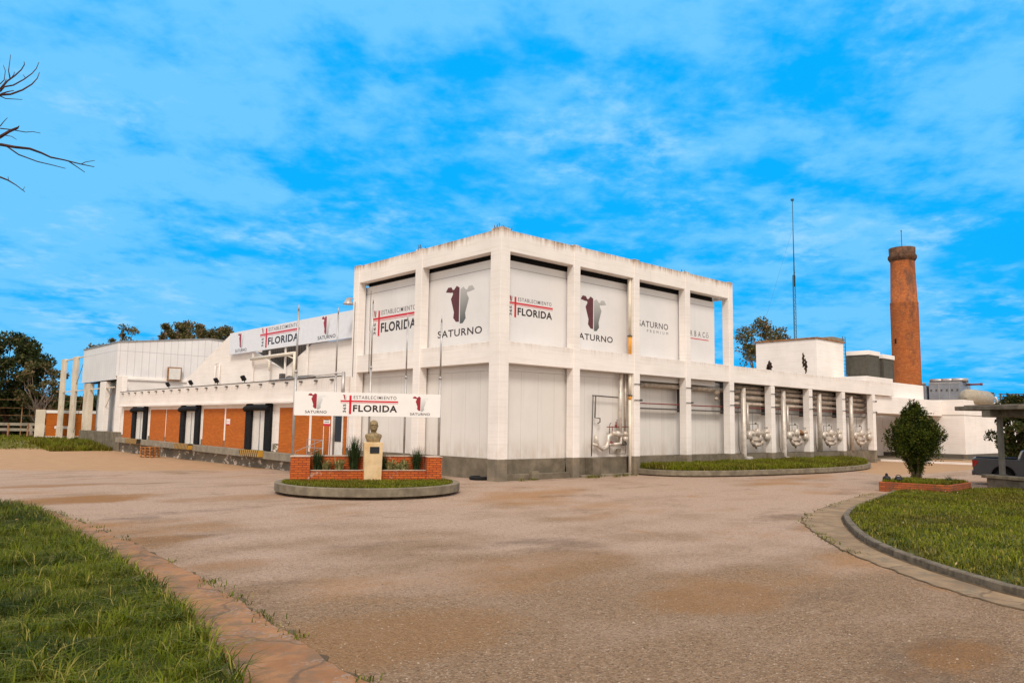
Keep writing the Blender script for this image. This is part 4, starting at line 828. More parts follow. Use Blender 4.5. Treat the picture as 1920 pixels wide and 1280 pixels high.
# low brick wall with gate pier, guard rail, posts
def at(px, py, d):
    q = ray(px, py); return CAM+q*d/math.hypot(q[0], q[1])
LW = thing('boundary_wall', G(110, 818, .0), 'low brick wall with white coping and piers behind the free standing columns', 'wall')
a = at(84, 818, 118); b = at(150, 818, 118); dr = np.array([b[0]-a[0], b[1]-a[1]]); ln = np.linalg.norm(dr); dr /= ln; nn = np.array([-dr[1], dr[0]])
def obx(mb, t0, t1, z0, z1, th): c = a[:2]+dr*(t0+t1)/2; return mb.obox((c[0], c[1], (z0+z1)/2), (*dr*(t1-t0)/2, 0), (*nn*th/2, 0), (0, 0, (z1-z0)/2))
obx(MB(), 0, ln+8, .4, 3.35, .3).build('brick', M_['brick'], LW); obx(MB(), -.1, ln+8, 3.36, 3.75, .45).build('coping', M_['white'], LW); obx(MB(), -.1, ln+8, -.3, .39, .4).build('footing', M_['white'], LW)
obx(MB(), -1.2, -.11, -.3, 3.8, .7).build('pier', M_['rustwhite'], LW); obx(MB(), 4.5, 4.9, .1, 3.35, .5).build('pier', M_['white'], LW)
mb = MB(); obx(mb, 1.0, 2.6, 1.35, 1.7, .36); mb.build('notice', M_['board'], LW)
GR = thing('guard_rail', at(30, 806, 118), 'grey double guard rail on posts at the far left edge', 'barrier')
a = at(-60, 806, 122); b = at(72, 803, 118); dr = np.array([b[0]-a[0], b[1]-a[1]]); ln = np.linalg.norm(dr); dr /= ln; nn = np.array([-dr[1], dr[0]])
obx(MB(), 0, ln, 1.0, 1.35, .12).build('rail', M_['ledge'], GR); obx(MB(), 0, ln, 1.7, 2.05, .12).build('rail', M_['ledge'], GR)
mb = MB(); k = 0
while k < ln: obx(MB(), k, k+.2, -.2, 2.0, .2).build('post', M_['rust'], GR); k += 2.4
FN = thing('mesh_fence', at(40, 812, 124), 'thin wire mesh fence with tall posts behind the guard rail', 'fence')
a = at(-60, 806, 126); b = at(150, 803, 124); dr = np.array([b[0]-a[0], b[1]-a[1]]); ln = np.linalg.norm(dr); dr /= ln; nn = np.array([-dr[1], dr[0]])
mb = MB(); k = 1.0
while k < ln: obx(MB(), k, k+.12, -.2, 5.2, .12).build('post', M_['rust'], FN); k += 4.9
mb = MB()
for z in (5.1, 4.0, 3.0): obx(mb, 0, ln, z, z+.04, .04)
mb.build('wire', M_['rust'], FN)
# ================================================================== ISLAND WITH PLANTER, BUST, POLES AND SIGN
IC = (-8.42, -1.27); IR = 3.52
ISL = thing('roundabout_island', (IC[0], IC[1], 0), 'round grey concrete kerb ring of the island under the hanging sign', 'island')
ZI = .37
A = G(543, 902, ZI); Bp = G(828, 901, ZI); e = (Bp-A)[:2]; LEN = float(np.linalg.norm(e)); e = e/LEN; nb = np.array([-e[1], e[0]]); RZ = math.atan2(e[1], e[0])
DP = 1.15
_a = [k*2*math.pi/160 for k in range(160)]; _in = [(np.array([IC[0]+IR*math.cos(t), IC[1]+IR*math.sin(t)])-A[:2])@nb < DP-.05 for t in _a]
_s = next(k for k in range(160) if _in[k] and not _in[k-1]); ARC = [_a[(_s+k) % 160] for k in range(160) if _in[(_s+k) % 160]]
circ = lambda r: [np.array([IC[0]+r*math.cos(t), IC[1]+r*math.sin(t)]) for t in ARC]
def isl_part(o):
    o.parent = ISL; o.location = (-IC[0], -IC[1], 0); del o['kind']; return o
isl_part(ribbon('kerb_ring', circ(IR-.26), circ(IR), .10, .40, M_['kerb'], bev=.012)); isl_part(ribbon('ring_base', circ(IR-.5), circ(IR-.30), -.05, .099, M_['soil']))
ci = circ(IR-.27); MB().add([(p[0], p[1], .36) for p in ci], [tuple(range(len(ci)))]).build('soil_bed', M_['lawn'], ISL)
Q = rng.uniform(-IR, IR, (42000, 2)); Q = Q[np.hypot(Q[:, 0], Q[:, 1]) < IR-.28]+np.array(IC); Q = Q[(Q-A[:2])@nb < DP-.1]
q0 = (Q-A[:2])@e; q1 = (Q-A[:2])@nb; Q = Q[~((q1 > -.03) & (q0 > -.1) & (q0 < LEN+.1))]
blades('grass', Q, .36, .10, .022, M_['grassR'], .7, .5, 'short green grass inside the kerb ring of the island')
along = lambda px: Vp(px, 900, A, e)[0]
xa, xb, xc, xd = along(580), along(682), along(714), along(800)
PL = thing('brick_planter', (A[0], A[1], ZI), 'orange brick planter with high end blocks and a low front wall on the island', 'planter', rz=RZ)
HB = Vp(545, 856, A, e)[1]-ZI; HL = .40
MB().box(0, xa, 0, DP, -.1, HB).build('end_block', M_['brick2'], PL, local=True); MB().box(xd, LEN, 0, DP, -.1, HB).build('end_block', M_['brick2'], PL, local=True)
MB().box(xa+.001, xd-.001, DP-.25, DP-.002, -.1, HB-.01).build('back_wall', M_['brick2'], PL, local=True)
MB().box(xa+.001, xd-.001, .12, .34, -.1, HL).build('front_wall', M_['brick2'], PL, local=True)
MB().box(-.02, xa+.01, -.02, DP+.02, HB+.001, HB+.02).box(xd-.01, LEN+.02, -.02, DP+.02, HB+.001, HB+.02).box(xa+.011, xd-.011, DP-.27, DP+.02, HB-.008, HB+.03).box(xa+.012, xd-.012, .10, .36, HL+.001, HL+.022).build('coping', plain('mortar_coping', (.52, .40, .32), .9, var=.2, scale=5), PL, local=True)
MB().box(xa+.01, xd-.01, .345, DP-.26, -.1, HL-.06).build('soil', M_['soil'], PL, local=True)
def wpt(x, y, z=0): p = A[:2]+e*x+nb*y; return (p[0], p[1], ZI+z)
# pedestal and bust
PW = (xc-xb)
PD = thing('pedestal', wpt(xb, -.18), 'pale ochre stained stone pedestal with a dark plaque in front of the planter', 'pedestal', rz=RZ)
PH = Vp(698, 829, A-np.array([*nb*.18, 0]), e)[1]-ZI
mb = MB(); mb.add([(0,0,-.05),(PW,0,-.05),(PW,PW,-.05),(0,PW,-.05),(-.04,-.03,PH),(PW+.03,-.03,PH),(PW+.03,PW+.03,PH),(-.04,PW+.03,PH)], [(0,3,2,1),(4,5,6,7),(0,1,5,4),(1,2,6,5),(2,3,7,6),(3,0,4,7)]); mb.build('block', M_['stone'], PD, bev=.012, local=True)
MB().box(PW*.28, PW*.83, -.055, -.02, PH-.42, PH-.17).build('plaque', M_['plaque'], PD, bev=.004, local=True)
def bust():
    T = thing('bust_statue', wpt(xb+PW*.5, PW*.5-.18, PH), 'weathered bronze bust of a bearded man on the stone pedestal', 'statue', rz=RZ)
    H = .80; V = []; NA = 56
    # z, half width x, half depth y, centre y
    prof = [(0, .245, .15, 0), (.05, .25, .155, 0), (.12, .275, .16, .0), (.19, .305, .16, .01), (.25, .31, .155, .015), (.285, .285, .145, .02), (.305, .22, .13, .02), (.325, .14, .115, .01), (.35, .105, .105, .0), (.38, .10, .105, -.005), (.40, .108, .12, -.01), (.42, .118, .135, -.015), (.45, .128, .15, -.015), (.50, .140, .165, -.01), (.55, .150, .172, 0), (.60, .155, .175, .0), (.65, .155, .175, .005), (.70, .147, .165, .01), (.74, .125, .14, .012), (.77, .09, .10, .012), (.79, .045, .05, .012), (.797, .002, .002, .012)]
    Z = [p[0] for p in prof]; zs = np.concatenate([np.linspace(0, .38, 24), np.linspace(.39, .797, 60)])
    for z in zs:
        a, b, c = (np.interp(z, Z, [p[k] for p in prof]) for k in (1, 2, 3))
        for k in range(NA):
            th = 2*math.pi*k/NA; sx = math.cos(th); sy = math.sin(th); pw = .9
            x = a*math.copysign(abs(sx)**pw, sx); y = b*math.copysign(abs(sy)**pw, sy)+c
            if z > .39 and sy < 0:
                fx = abs(x); g = lambda cz, wz, cx, wx: math.exp(-((z-cz)/wz)**2-((fx-cx)/wx)**2)
                y += .030*g(.605, .012, .045, .03)          # eye sockets
                y -= .016*g(.632, .014, .04, .05)           # brow
                y -= .042*g(.565, .032, 0, .016)+.012*g(.60, .03, 0, .014)  # nose
                y -= .014*g(.527, .010, 0, .045); y += .010*g(.512, .006, 0, .03)  # moustache, mouth
                y -= .022*g(.465, .03, 0, .06)              # beard
                y += .012*g(.56, .03, .09, .03)             # cheeks hollow
                y += .004*math.sin(fx*220)*g(.46, .035, .03, .07)
            if z > .39 and abs(sy) < .35:
                x += math.copysign(.022*math.exp(-((z-.575)/.034)**2-((sy-.05)/.16)**2), x)   # ears
            if z > .64: r = 1+.02*math.sin(th*9+z*60); x *= r; y *= r
            if .06 < z < .30 and sy < 0: y -= .014*math.exp(-(x/.02)**2)+.006*math.sin(abs(x)*60+z*30)*math.exp(-((abs(x)-.12)/.08)**2)
            V.append((x, y, z))
    n = len(zs); Fc = [(i*NA+k, i*NA+(k+1) % NA, (i+1)*NA+(k+1) % NA, (i+1)*NA+k) for i in range(n-1) for k in range(NA)]
    sc = (Vp(698, 787, A, e)[1]-ZI-PH)/.797
    MB().add([(x*sc*.97, y*sc, z*sc) for x, y, z in V], Fc, True).build('figure', M_['bronze'], T, local=True)
bust()
# plants
def plant(px, top, pale, nblade, lab, y=.6):
    x = along(px); zt = Vp(px, top, A+np.array([*nb*y, 0]), e)[1]-ZI; h = (zt-(HL-.06))*(1.3 if pale else 1.2)*(1.2 if nblade > 200 else 1); nblade = int(nblade*1.4)
    T = thing('pale_leaved_plant' if pale else 'tufted_plant', wpt(x, y, HL-.06), lab, 'plant', 'plants in the brick planter'); mb = MB()
    for k in range(nblade):
        a = random.uniform(0, 6.28); sp = random.uniform(.15, 1) * (h*(1.0 if pale else .52)); hh = h*random.uniform(.6, 1.15)*(1.25 if pale else 1.15); w = .045 if pale else .018; pts = []
        b0 = (random.uniform(-.12, .12), random.uniform(-.07, .07))
        for s in (0, .35, .7, 1):
            r = sp*s**1.7; zz = hh*(s-(.42 if pale else .12)*s**3); ww = w*(1-s*.95); dx, dy = math.cos(a), math.sin(a)
            pts += [(b0[0]+dx*r-dy*ww, b0[1]+dy*r+dx*ww, zz), (b0[0]+dx*r+dy*ww, b0[1]+dy*r-dx*ww, zz)]
        mb.add(pts, [(0,1,3,2),(2,3,5,4),(4,5,7,6)])
    mb.build('leaves', M_['pale'] if pale else M_['tuft'], T, local=True)
plant(594, 850, False, 130, 'dark green strap leaved tuft beside the left end block of the planter')
plant(612, 861, True, 26, 'pale variegated plant next to the leftmost dark tuft')
plant(635, 858, True, 26, 'pale variegated plant left of the biggest dark tuft')
plant(664, 842, False, 230, 'biggest dark green strap leaved tuft, just left of the pedestal')
plant(718, 856, False, 110, 'dark green tuft just right of the pedestal')
plant(733, 862, True, 26, 'pale variegated plant next to the tuft right of the pedestal')
plant(746, 866, True, 18, 'smaller pale variegated plant in the middle of the right half of the planter')
plant(762, 860, True, 26, 'pale variegated plant left of the rightmost dark tuft')
plant(784, 848, False, 140, 'dark green strap leaved tuft beside the right end block of the planter')
# flagpoles
pb = A+np.array([*nb*(DP-.12), 0]); PO = None
tops = [(548, 568, 570), (624, 628, 575), (690, 701, 556), (757, 765, 588), (822, 829, 591)]
names = ['tapered galvanised flagpole carrying the left end of the hanging sign', 'bare flagpole second from the left behind the hanging sign', 'bare flagpole behind the bust, the tallest', 'bare flagpole second from the right behind the hanging sign', 'tapered galvanised flagpole carrying the right end of the hanging sign']
for k, (b0, t0, ty) in enumerate(tops):
    t, zt = Vp(t0, ty, pb, e); t = Vp(b0, 857, pb, e)[0]
    base = pb[:2]+e*t; T = thing('flagpole', (base[0], base[1], ZI+HB if k in (0, 4) else ZI+HB), names[k], 'flagpole', 'five flagpoles in the brick planter')
    z0 = ZI+HB; g = lambda z: (base[0]+.0, base[1], z)
    r = .055 if k in (0, 4) else .045
    m1 = z0+(zt-z0)*.55
    MB().tube([g(z0), g(m1)], r, 10).build('lower_tube', M_['galv'], T); MB().tube([g(m1), g(zt-.3)], r*.72, 10).tube([g(zt-.3), g(zt)], [r*.7, .01], 10).build('upper_tube', M_['galv'], T); MB().tube([g(m1-.06), g(m1+.05)], r*1.15, 10).build('collar', M_['galv'], T)
def hanging():
    p0 = A+np.array([*nb*(DP-.22), 0]); a = Vp(552, 755, p0, e); b = Vp(826, 762, p0, e)
    z1 = Vp(690, 736.5, p0, e)[1]; z0 = Vp(690, 780.5, p0, e)[1]; x0, x1 = a[0], b[0]
    T = thing('hanging_sign', (p0[0]+e[0]*x0, p0[1]+e[1]*x0, z0), 'long white sign board with three logos strung between the flagpoles above the bust', 'sign', rz=RZ)
    Wb = x1-x0; Hb = z1-z0; s = MB().box(0, Wb, 0, .03, 0, Hb).build('sheet', M_['board'], T, bev=.004, local=True)
    W4 = T.matrix_basis.copy(); mw = wm(T)
    fr = lambda u, v, w: tuple(mw @ Vector((u, -.005-w, v)))
    u = lambda px, py: Vp(px, py, p0, e)[0]-x0; v = lambda px, py: Vp(px, py, p0, e)[1]-z0
    xl, xr = u(638.5, 752), u(746.5, 757); florida(T, fr, xl, v(655, 775.8), xr-xl, M_['ink_dark'], M_['silverl'])
    for xa_, xb_, yt, yb, ta, tb, t0, t1 in ((576.5, 611, 737, 765.5, 571.8, 612.3, 774.3, 769.2), (773, 804, 743, 770, 768.6, 806, 778.5, 773.8)):
        cx = (xa_+xb_)/2; emblem(T, fr, u(cx, yb), v(cx, yb), (u(xb_, yt)-u(xa_, yt))/2, v(cx, yt)-v(cx, yb), M_['crimson'], M_['silverl'])
        mb = MB(); text_in(mb, 'SATURNO', fr, u(ta, t0), u(tb, t0), v((ta+tb)/2, t0), v((ta+tb)/2, t1), .02); mb.build('lettering', M_['ink_grey'], T)
hanging()
# ================================================================== PALLETS
def pallets():
    p = G(281, 857, -.6); n = 4; first = None; lab = ['bottom wooden pallet of the stack by the dock', 'second wooden pallet from the bottom of the stack by the dock', 'third wooden pallet from the bottom of the stack by the dock', 'top wooden pallet of the stack by the dock']
    for k in range(n):
        z = -.6+.235*k; rz = R(-4+5*k*(-1)**k*.5)
        if first is None:
            T = thing('pallet', (p[0], p[1], z), lab[0], 'pallet', 'wooden pallets stacked by the dock', rz=R(25)); mb = MB()
            for i in range(7): mb.box(-.55+i*.16, -.55+i*.16+.11, -.6, .6, .17, .205)
            mb.build('deck_boards', M_['wood'], T, local=True); mb = MB()
            for yy in (-.6, -.06, .48): mb.box(-.55, .52, yy, yy+.12, .0, .035); 
            mb.build('base_boards', M_['wood'], T, local=True); mb = MB()
            for yy in (-.6, -.06, .48):
                for xx in (-.55, -.07, .41): mb.box(xx, xx+.11, yy, yy+.12, .036, .169)
            mb.build('blocks', M_['wood'], T, local=True); first = T
        else: dup(first, (p[0]+random.uniform(-.08, .08), p[1]+random.uniform(-.08, .08), z), lab[k], R(25)+rz*.3)
pallets()
# ================================================================== GRASS BED ALONG THE LOW WING
BK = [(9.75, .2), (9.8, -1.2), (10.6, -2.6), (12.2, -3.5), (14.5, -4.15), (19.6, -4.95), (24, -5.1), (28.6, -4.5), (32.3, -3.2), (34.6, -1.7), (35.4, -.2)]
bk = spline(BK, 10)
ribbon('kerb', offset(bk, .22), bk, .06, .34, M_['kerb'], bev=.015)
ribbon('kerb_shadow_gap', offset(bk, .25), offset(bk, .08), -.1, .06, M_['soil'])
inner = offset(bk, .2); nI = len(inner)
tag(MB().add([(p[0], p[1], .28) for p in inner]+[(p[0], .36, .42) for p in inner], [(i, i+1, nI+i+1, nI+i) for i in range(nI-1)]).build('grass_bed', M_['lawn']), kind='structure')
Q = scatter([tuple(p) for p in inner]+[(35.2, .36), (9.9, .36)], 42000); zb = .28+.14*np.clip((Q[:, 1]+4.5)/4.5, 0, 1)
blades('grass', Q, zb, .20+.12*np.clip(nfield(Q, .5, 3)+.2, 0, 1), .04, M_['grassR'], .6, .5, 'thick green grass bed behind the kerb along the low wing')
P = np.concatenate([c+rng.normal(0, .12, (14, 2)) for c in np.stack([rng.uniform(5.0, 9.0, 12), rng.uniform(-.55, -.05, 12)], 1)]+[c+rng.normal(0, .15, (12, 2)) for c in np.stack([rng.uniform(.5, 2.2, 4), rng.uniform(-.3, -.05, 4)], 1)])
blades('weeds', P, 0, .14, .03, M_['grassR'], .9, .5, 'scattered weeds at the foot of the corner block', 'weeds')
# ================================================================== ANNEX, ROOFTOP, CHIMNEY, MAST
AX = thing('annex_building', (64, 3, 0), 'low plain white annex with a grey block base at the right', 'building')
MB().box(57.0, 73.5, -1.65, 12, .50, 5.68).build('wall', M_['white'], AX, bev=.02)
MB().box(56.96, 73.6, -1.69, 12, 4.22, 4.25).build('joint_line', M_['soffit'], AX)
t = brick_mat('grey_block', (.15, .13, .10), (.12, .10, .08), (.07, .06, .05), .4, .11)
MB().box(57.03, 73.5, -1.62, 12, -.3, .499).build('base', t, AX); MB().box(56.98, 57.25, -1.67, -1.4, -.3, .51).build('corner_pier', M_['plinth'], AX)
MB().box(55.2, 56.9, -1.9, 8, -.1, .10).box(57, 78, -3.4, -1.75, -.1, .10).build('walkway', M_['kerb'], AX)
MB().box(44.9, 45.12, -16, 1.3, -.1, .17).build('kerb', M_['white'], AX)
MB().box(57.2, 80, -1.4, 11.5, 5.69, 5.74).build('roof', M_['soffit'], AX)
TB = thing('roof_tank_house', (44, 8, 6.7), 'stained white box house with dark wet streaks on the roof of the low wing', 'roof house')
TX = 41.26; x2 = Y(1581, 640, 5)[0]; ybk = X(1417, 645, TX)[1]
MB().box(TX, x2, 5, ybk, 5.9, 10.70).build('wall', M_['roofblock'], TB, bev=.02); MB().box(TX-.1, x2+.1, 4.9, ybk+.1, 10.705, 10.84).build('coping', M_['rust'], TB); 
c = Y(1560, 634, 6); MB().box(c[0]-1.2, c[0]+1.2, 5.4, 7, 10.91, 11.25).build('roof_hatch', M_['ledge'], TB)
mb = MB()
for px, a, b, w in ((1443, 676, 698, .30), (1439.5, 684, 698, .16), (1506.5, 661, 688, .15), (1511, 672, 700, .15)):
    p = X(px, b, TX-.012); q = X(px+1, a, TX-.012); y = p[1]; n = 9; L_ = []; R_ = []
    for k in range(n+1): f = k/n; z = q[2]+(max(p[2], 6.7)-q[2])*f; ww = w*math.sin(math.pi*min(.93, .08+f*.8))*random.uniform(.7, 1.15); o_ = .05*math.sin(k*2.3); L_.append((TX-.012, y-ww+o_, z)); R_.append((TX-.012, y+ww*.9+o_, z))
    mb.add(L_+R_, [(k, k+1, n+2+k, n+1+k) for k in range(n)])
mb.build('black_leak_stain', plain('wet_moss', (.045, .026, .018), .9, var=.5, scale=5), TB)
mb = MB(); lx = x2+.35
for dx in (0, .5): mb.bar((lx+dx, 5.2, 6.6), (lx+dx, 5.2, 11.4), .05)
for k in range(14): mb.bar((lx, 5.2, 6.8+k*.33), (lx+.5, 5.2, 6.8+k*.33), .035)
LD = thing('ladder', (lx, 5.2, 6.6), 'thin blue grey ladder on the right side of the roof tank house', 'ladder'); mb.build('rails', M_['mast'], LD)
def condenser(px0, pxc, px1, y, lab):
    x0 = Y(px0, 700, y)[0]
    return x0
def cond_unit():
    a = X(1588, 700, 47.5); yb = a[1]; c = X(1629, 700, 47.5); yc = c[1]; x1 = Y(1649, 700, yc)[0]
    labs = ['dark grey evaporative condenser with white top on the roof, the nearer one', 'dark grey evaporative condenser partly hidden behind the nearer one']
    T = None
    for k in range(2):
        if k == 0:
            T = thing('condenser', (47.5, yc, 6.6), labs[0], 'condenser', 'condensers on the low roof'); X0, X1, Y0, Y1 = 0, x1-47.5, 0, yb-yc
            MB().box(X0, X1, Y0, Y1, 1.2, 3.0).build('casing', M_['condenser'], T, bev=.02, local=True)
            MB().box(X0-.1, X1+.1, Y0-.1, Y1+.1, 3.01, 3.4).build('top_cover', M_['white'], T, bev=.03, local=True)
            mb = MB().box(X0, X1, Y0, Y1, 1.05, 1.19)
            for xx in (X0, (X0+X1)/2, X1-.12):
                for yy in (Y0, (Y0+Y1)/2, Y1-.12): mb.box(xx, xx+.12, yy, yy+.12, 0, 1.04)
            for xx in (X0, X1-.14):
                for yy in (Y0, Y1-.14): mb.box(xx-.02, xx+.16, yy-.02, yy+.16, 1.21, 2.99)
            mb.build('frame', M_['condenser'], T, local=True)
            MB().box(X0+.13, X1-.13, Y0+.13, Y1-.13, -.3, 1.04).build('basin', M_['dark'], T, local=True)
        else: dup(T, (47.5+(x1-47.5)*1.06+.6, yc-.1, 6.45), labs[1])
cond_unit()
MB0 = MB().box(44.2, 55, 1.2, 9, 5.65, 7.0); tag(MB0.build('machine_platform', M_['white'], bev=.02), 'white parapet platform under the roof condensers', 'platform')
# chimney
cc = at(1702.5, 750, 95); CHB = 4.0; H = at(1693, 466, 95)[2]; rb = 43.5/2/F*95; rt = 39/2/F*95*1.0
CH = thing('brick_chimney', (cc[0], cc[1], 0), 'tall round orange brick chimney with a dark crown ring and soot streaks', 'chimney')
zm = at(1695, 568, 95)[2]
pr = [(rb*1.02, 0), (rb*1.0, 5), (rb*.995, zm-.15), (rb*1.01, zm), (rb*.955, zm+.02), (rt*.97, H-1.9), (rt*.97, H-1.5)]
MB().lathe(pr, (cc[0], cc[1], 0), 48).build('shaft', M_['chimney'], CH)
MB().lathe([(rt*.98, H-1.5), (rt*1.06, H-1.35), (rt*1.15, H-1.15), (rt*1.15, H-.9), (rt*1.04, H-.7), (rt*1.06, H), (rt*.75, H), (rt*.75, H-2)], (cc[0], cc[1], 0), 40).build('crown', plain('sooty_brick', (.10, .055, .035), .9, var=.5, scale=2, bump=.6, dirt=((.30, .10, .03), .6)), CH)
MB().bar((cc[0], cc[1], H-.3), (cc[0], cc[1], H+2.1), .06).bar((cc[0]-.2, cc[1], H+2.0), (cc[0]+.2, cc[1], H+2.0), .05).build('lightning_rod', M_['steeld'], CH)
dv = np.array([CAM[0]-cc[0], CAM[1]-cc[1]]); dv /= np.linalg.norm(dv)
def on_ch(px, py, r, s, mat, nm):
    zc = at(px, py, 95)[2]; off = (px-1700.5)/F*95; n2 = np.array([-dv[1], dv[0]]); x, y = cc[0]+dv[0]*r-n2[0]*(-off)*-1, cc[1]+dv[1]*r-n2[1]*(-off)*-1
    p = np.array([cc[0], cc[1]])+dv*math.sqrt(max(.01, r*r-off*off))+(-n2)*(-off)*(1 if True else 0); MB().obox((p[0], p[1], zc), (*(-n2)*s*.5, 0), (*dv*.12, 0), (0, 0, s*.5)).build(nm, mat, CH)
on_ch(1693, 729, rb*.95, .75, M_['dark'], 'flue_opening'); on_ch(1688, 641, rb*.9, .5, M_['dark'], 'loose_brick')
# AC units, tank and pipe on the annex roof
def unit(px0, px1, ytop, ybot, y, lab, fans, depth=5.0, grp='cooling units on the annex roof'):
    x0 = Y(px0, ybot, y)[0]; x1 = Y(px1, ybot, y)[0]; return x0, x1
UXX = 64.0
p0 = X(1813-0, 745, UXX); ya = X(1801, 745, UXX)[1]; yb = X(1742, 745, UXX)[1]; zt = X(1770, 716, UXX)[2]
CU = thing('cooling_unit', (UXX, ya, 5.7), 'wide grey cooling unit with three round fans on the annex roof', 'cooling unit')
MB().box(UXX, UXX+3.2, ya, yb, 5.8, zt).build('casing', M_['unit'], CU, bev=.03); mb = MB(); n = 3
for k in range(1, 3): mb.box(UXX-.02, UXX-.003, ya+(yb-ya)*k/3-.03, ya+(yb-ya)*k/3+.03, 5.85, zt-.05)
mb.box(UXX-.03, UXX-.004, ya, yb, zt-.16, zt-.06); mb.build('panel_joint', M_['galv'], CU); mb = MB()
for k in range(6): mb.box(UXX-.05, UXX-.02, ya+(yb-ya)*(k+.5)/6-.08, ya+(yb-ya)*(k+.5)/6+.08, zt-.95, zt-.75)
mb.build('latch', M_['steeld'], CU)
for k in range(3): MB().lathe([(.001, .1), (.75, .1), (.85, .0), (.85, .4), (.78, .4), (.76, .12)], (UXX+1.4, ya+(yb-ya)*(k+.5)/3, zt), 24).build('fan_ring', M_['galv'], CU)
ya2 = X(1737, 745, UXX)[1]; yb2 = ya2+2.6
CU2 = thing('cooling_unit', (UXX, ya2, 5.7), 'narrow grey cooling unit half hidden behind the brick chimney', 'cooling unit'); MB().box(UXX, UXX+2.5, ya2, yb2, 5.8, zt-.3).build('casing', M_['unit'], CU2, bev=.03); MB().lathe([(.001, .1), (.7, .1), (.75, .0), (.75, .35), (.7, .35)], (UXX+1.2, ya2+1.2, zt-.3), 20).build('fan_ring', M_['galv'], CU2)
MB().tube([(UXX+1, ya2, zt-.7), (UXX+1, yb2-3, zt-.7), (UXX+1, ya2-.8, zt-.7)], .12, 8).build('pipe', M_['red'], CU2)
RP = thing('roof_pipe', (66, -2, zt), 'dark red pipe end sticking out beside the wide cooling unit', 'pipe'); a = X(1812, 721, 66); b = X(1840, 720, 66); MB().tube([a, b], .10, 10).ball(b, .15).build('pipe', M_['red'], RP)
ST = thing('storage_tank', (62, 0, 5.8), 'horizontal beige cylinder tank with a rounded end on the annex roof', 'tank')
c = Y(1812, 742, -.2); rr = .95; xx0 = Y(1796, 740, 0)[0]; 
xx0 = X(1812, 740, 60)[0]; yc_ = X(1815, 740, 60)[1]; zc = 6.0
prof = [(.001, -.55), (.5, -.45), (.85, -.2), (1.0, .05), (1.0, 5.0), (.8, 5.3), (.001, 5.5)]
V = [(xx0+z*1.0, yc_+r*.9*math.cos(k*math.pi/16), zc+r*.85*math.sin(k*math.pi/16)) for r, z in prof for k in range(32)]
MB().add(V, [(i*32+k, i*32+(k+1) % 32, (i+1)*32+(k+1) % 32, (i+1)*32+k) for i in range(len(prof)-1) for k in range(32)], True).build('shell', M_['tank'], ST)
MB().box(xx0+.8, xx0+1.1, yc_-.7, yc_+.7, 5.6, 6.0).box(xx0+3.8, xx0+4.1, yc_-.7, yc_+.7, 5.6, 6.0).build('saddle', M_['steeld'], ST)
RKK = thing('pipe_rack', at(1885, 745, 105), 'dark steel pipe rack behind the annex at the right edge', 'pipe rack'); mb = MB()
for py in (739, 744, 749): mb.bar(at(1872, py, 105), at(1935, py-.5, 105), .12)
for px in (1876, 1890, 1905, 1920): mb.bar(at(px, 737, 105), at(px, 775, 105), .14)
mb.build('steelwork', M_['steeld'], RKK)
c = at(1868, 762, 95); VS = thing('vent_stack', (c[0], c[1], 5), 'small grey bent vent pipe above the carport roof', 'pipe'); MB().tube([(c[0], c[1], 4), at(1869, 750, 95), at(1867, 745, 95), at(1862, 748, 95)], .14, 8).build('pipe', M_['galv'], VS)
# mast
def mast():
    d = 135; b = at(1496, 790, d); zt = at(1491, 376, d)[2]; zm = at(1496, 515, d)[2]; T = thing('radio_mast', (b[0], b[1], 0), 'very tall thin blue grey radio mast behind the roof tank house', 'mast')
    mb = MB(); w = .28; k = 0
    for (dx, dy) in ((-w, 0), (w, 0), (0, w)): mb.bar((b[0]+dx, b[1]+dy, 0), (b[0]+dx, b[1]+dy, zm), .07)
    z = 8.0
    while z < zm: mb.bar((b[0]-w, b[1], z), (b[0]+w, b[1], z+.5), .04).bar((b[0]+w, b[1], z+.5), (b[0]-w, b[1], z+1), .04); z += 1
    mb.build('lattice', M_['mast'], T); MB().tube([(b[0], b[1], zm-2), (b[0], b[1], zt)], [.10, .06], 8).box(b[0]-.2, b[0]+.2, b[1]-.2, b[1]+.2, zt, zt+.3).build('top_tube', M_['mast'], T)
    mb = MB()
    for dx, dy in ((-9, 6),): mb.bar((b[0], b[1], zm+8), (b[0]+dx, b[1]+dy, 4), .016)
    mb.build('guy_wire', M_['mast'], T)
mast()
# ================================================================== RIGHT FOREGROUND
hb = .42; cL = G(1648, 920.5, 0)[:2]; cF = G(1779, 909.7, hb)[:2]; cR = G(1821, 903.6, hb)[:2]; cB = cL+cR-cF
BP = thing('brick_bed', (cF[0], cF[1], 0), 'low mossy brick bed around the clipped tree at the right', 'planter')
def edge_wall(a, b, z1, th=.22):
    d = (b-a)/np.linalg.norm(b-a); n = np.array([-d[1], d[0]]); n = n if np.dot(n, (cL+cR)/2-a) > 0 else -n; c = (a+b)/2+n*th/2; return MB().obox((c[0], c[1], z1/2-.05), (*(b-a)/2, 0), (*n*th/2, 0), (0, 0, z1/2+.05))
for k, (a, b) in enumerate(((cL, cF), (cF, cR), (cR, cB), (cB, cL))): edge_wall(a, b, hb-.004*k).build('brick_edge', M_['brick3'], BP, bev=.015)
cen = (cL+cR)/2; ins = [cen+(p-cen)*.93 for p in (cL, cF, cR, cB)]; MB().add([(p[0], p[1], hb-.06) for p in ins], [(0,1,2,3)]).build('soil', M_['soil'], BP)
Q = scatter(ins, 9000); blades('grass', Q, hb-.06, .15, .03, M_['grassR'], .7, .5, 'grass growing inside the brick bed under the clipped tree')
e2 = (cF-cL)/np.linalg.norm(cF-cL); n2 = np.array([-e2[1], e2[0]])
c = G(1786, 905, .4); T = thing('small_shrub', (c[0], c[1], .4), 'tiny feathery plant at the right end of the brick bed', 'plant'); mb = MB()
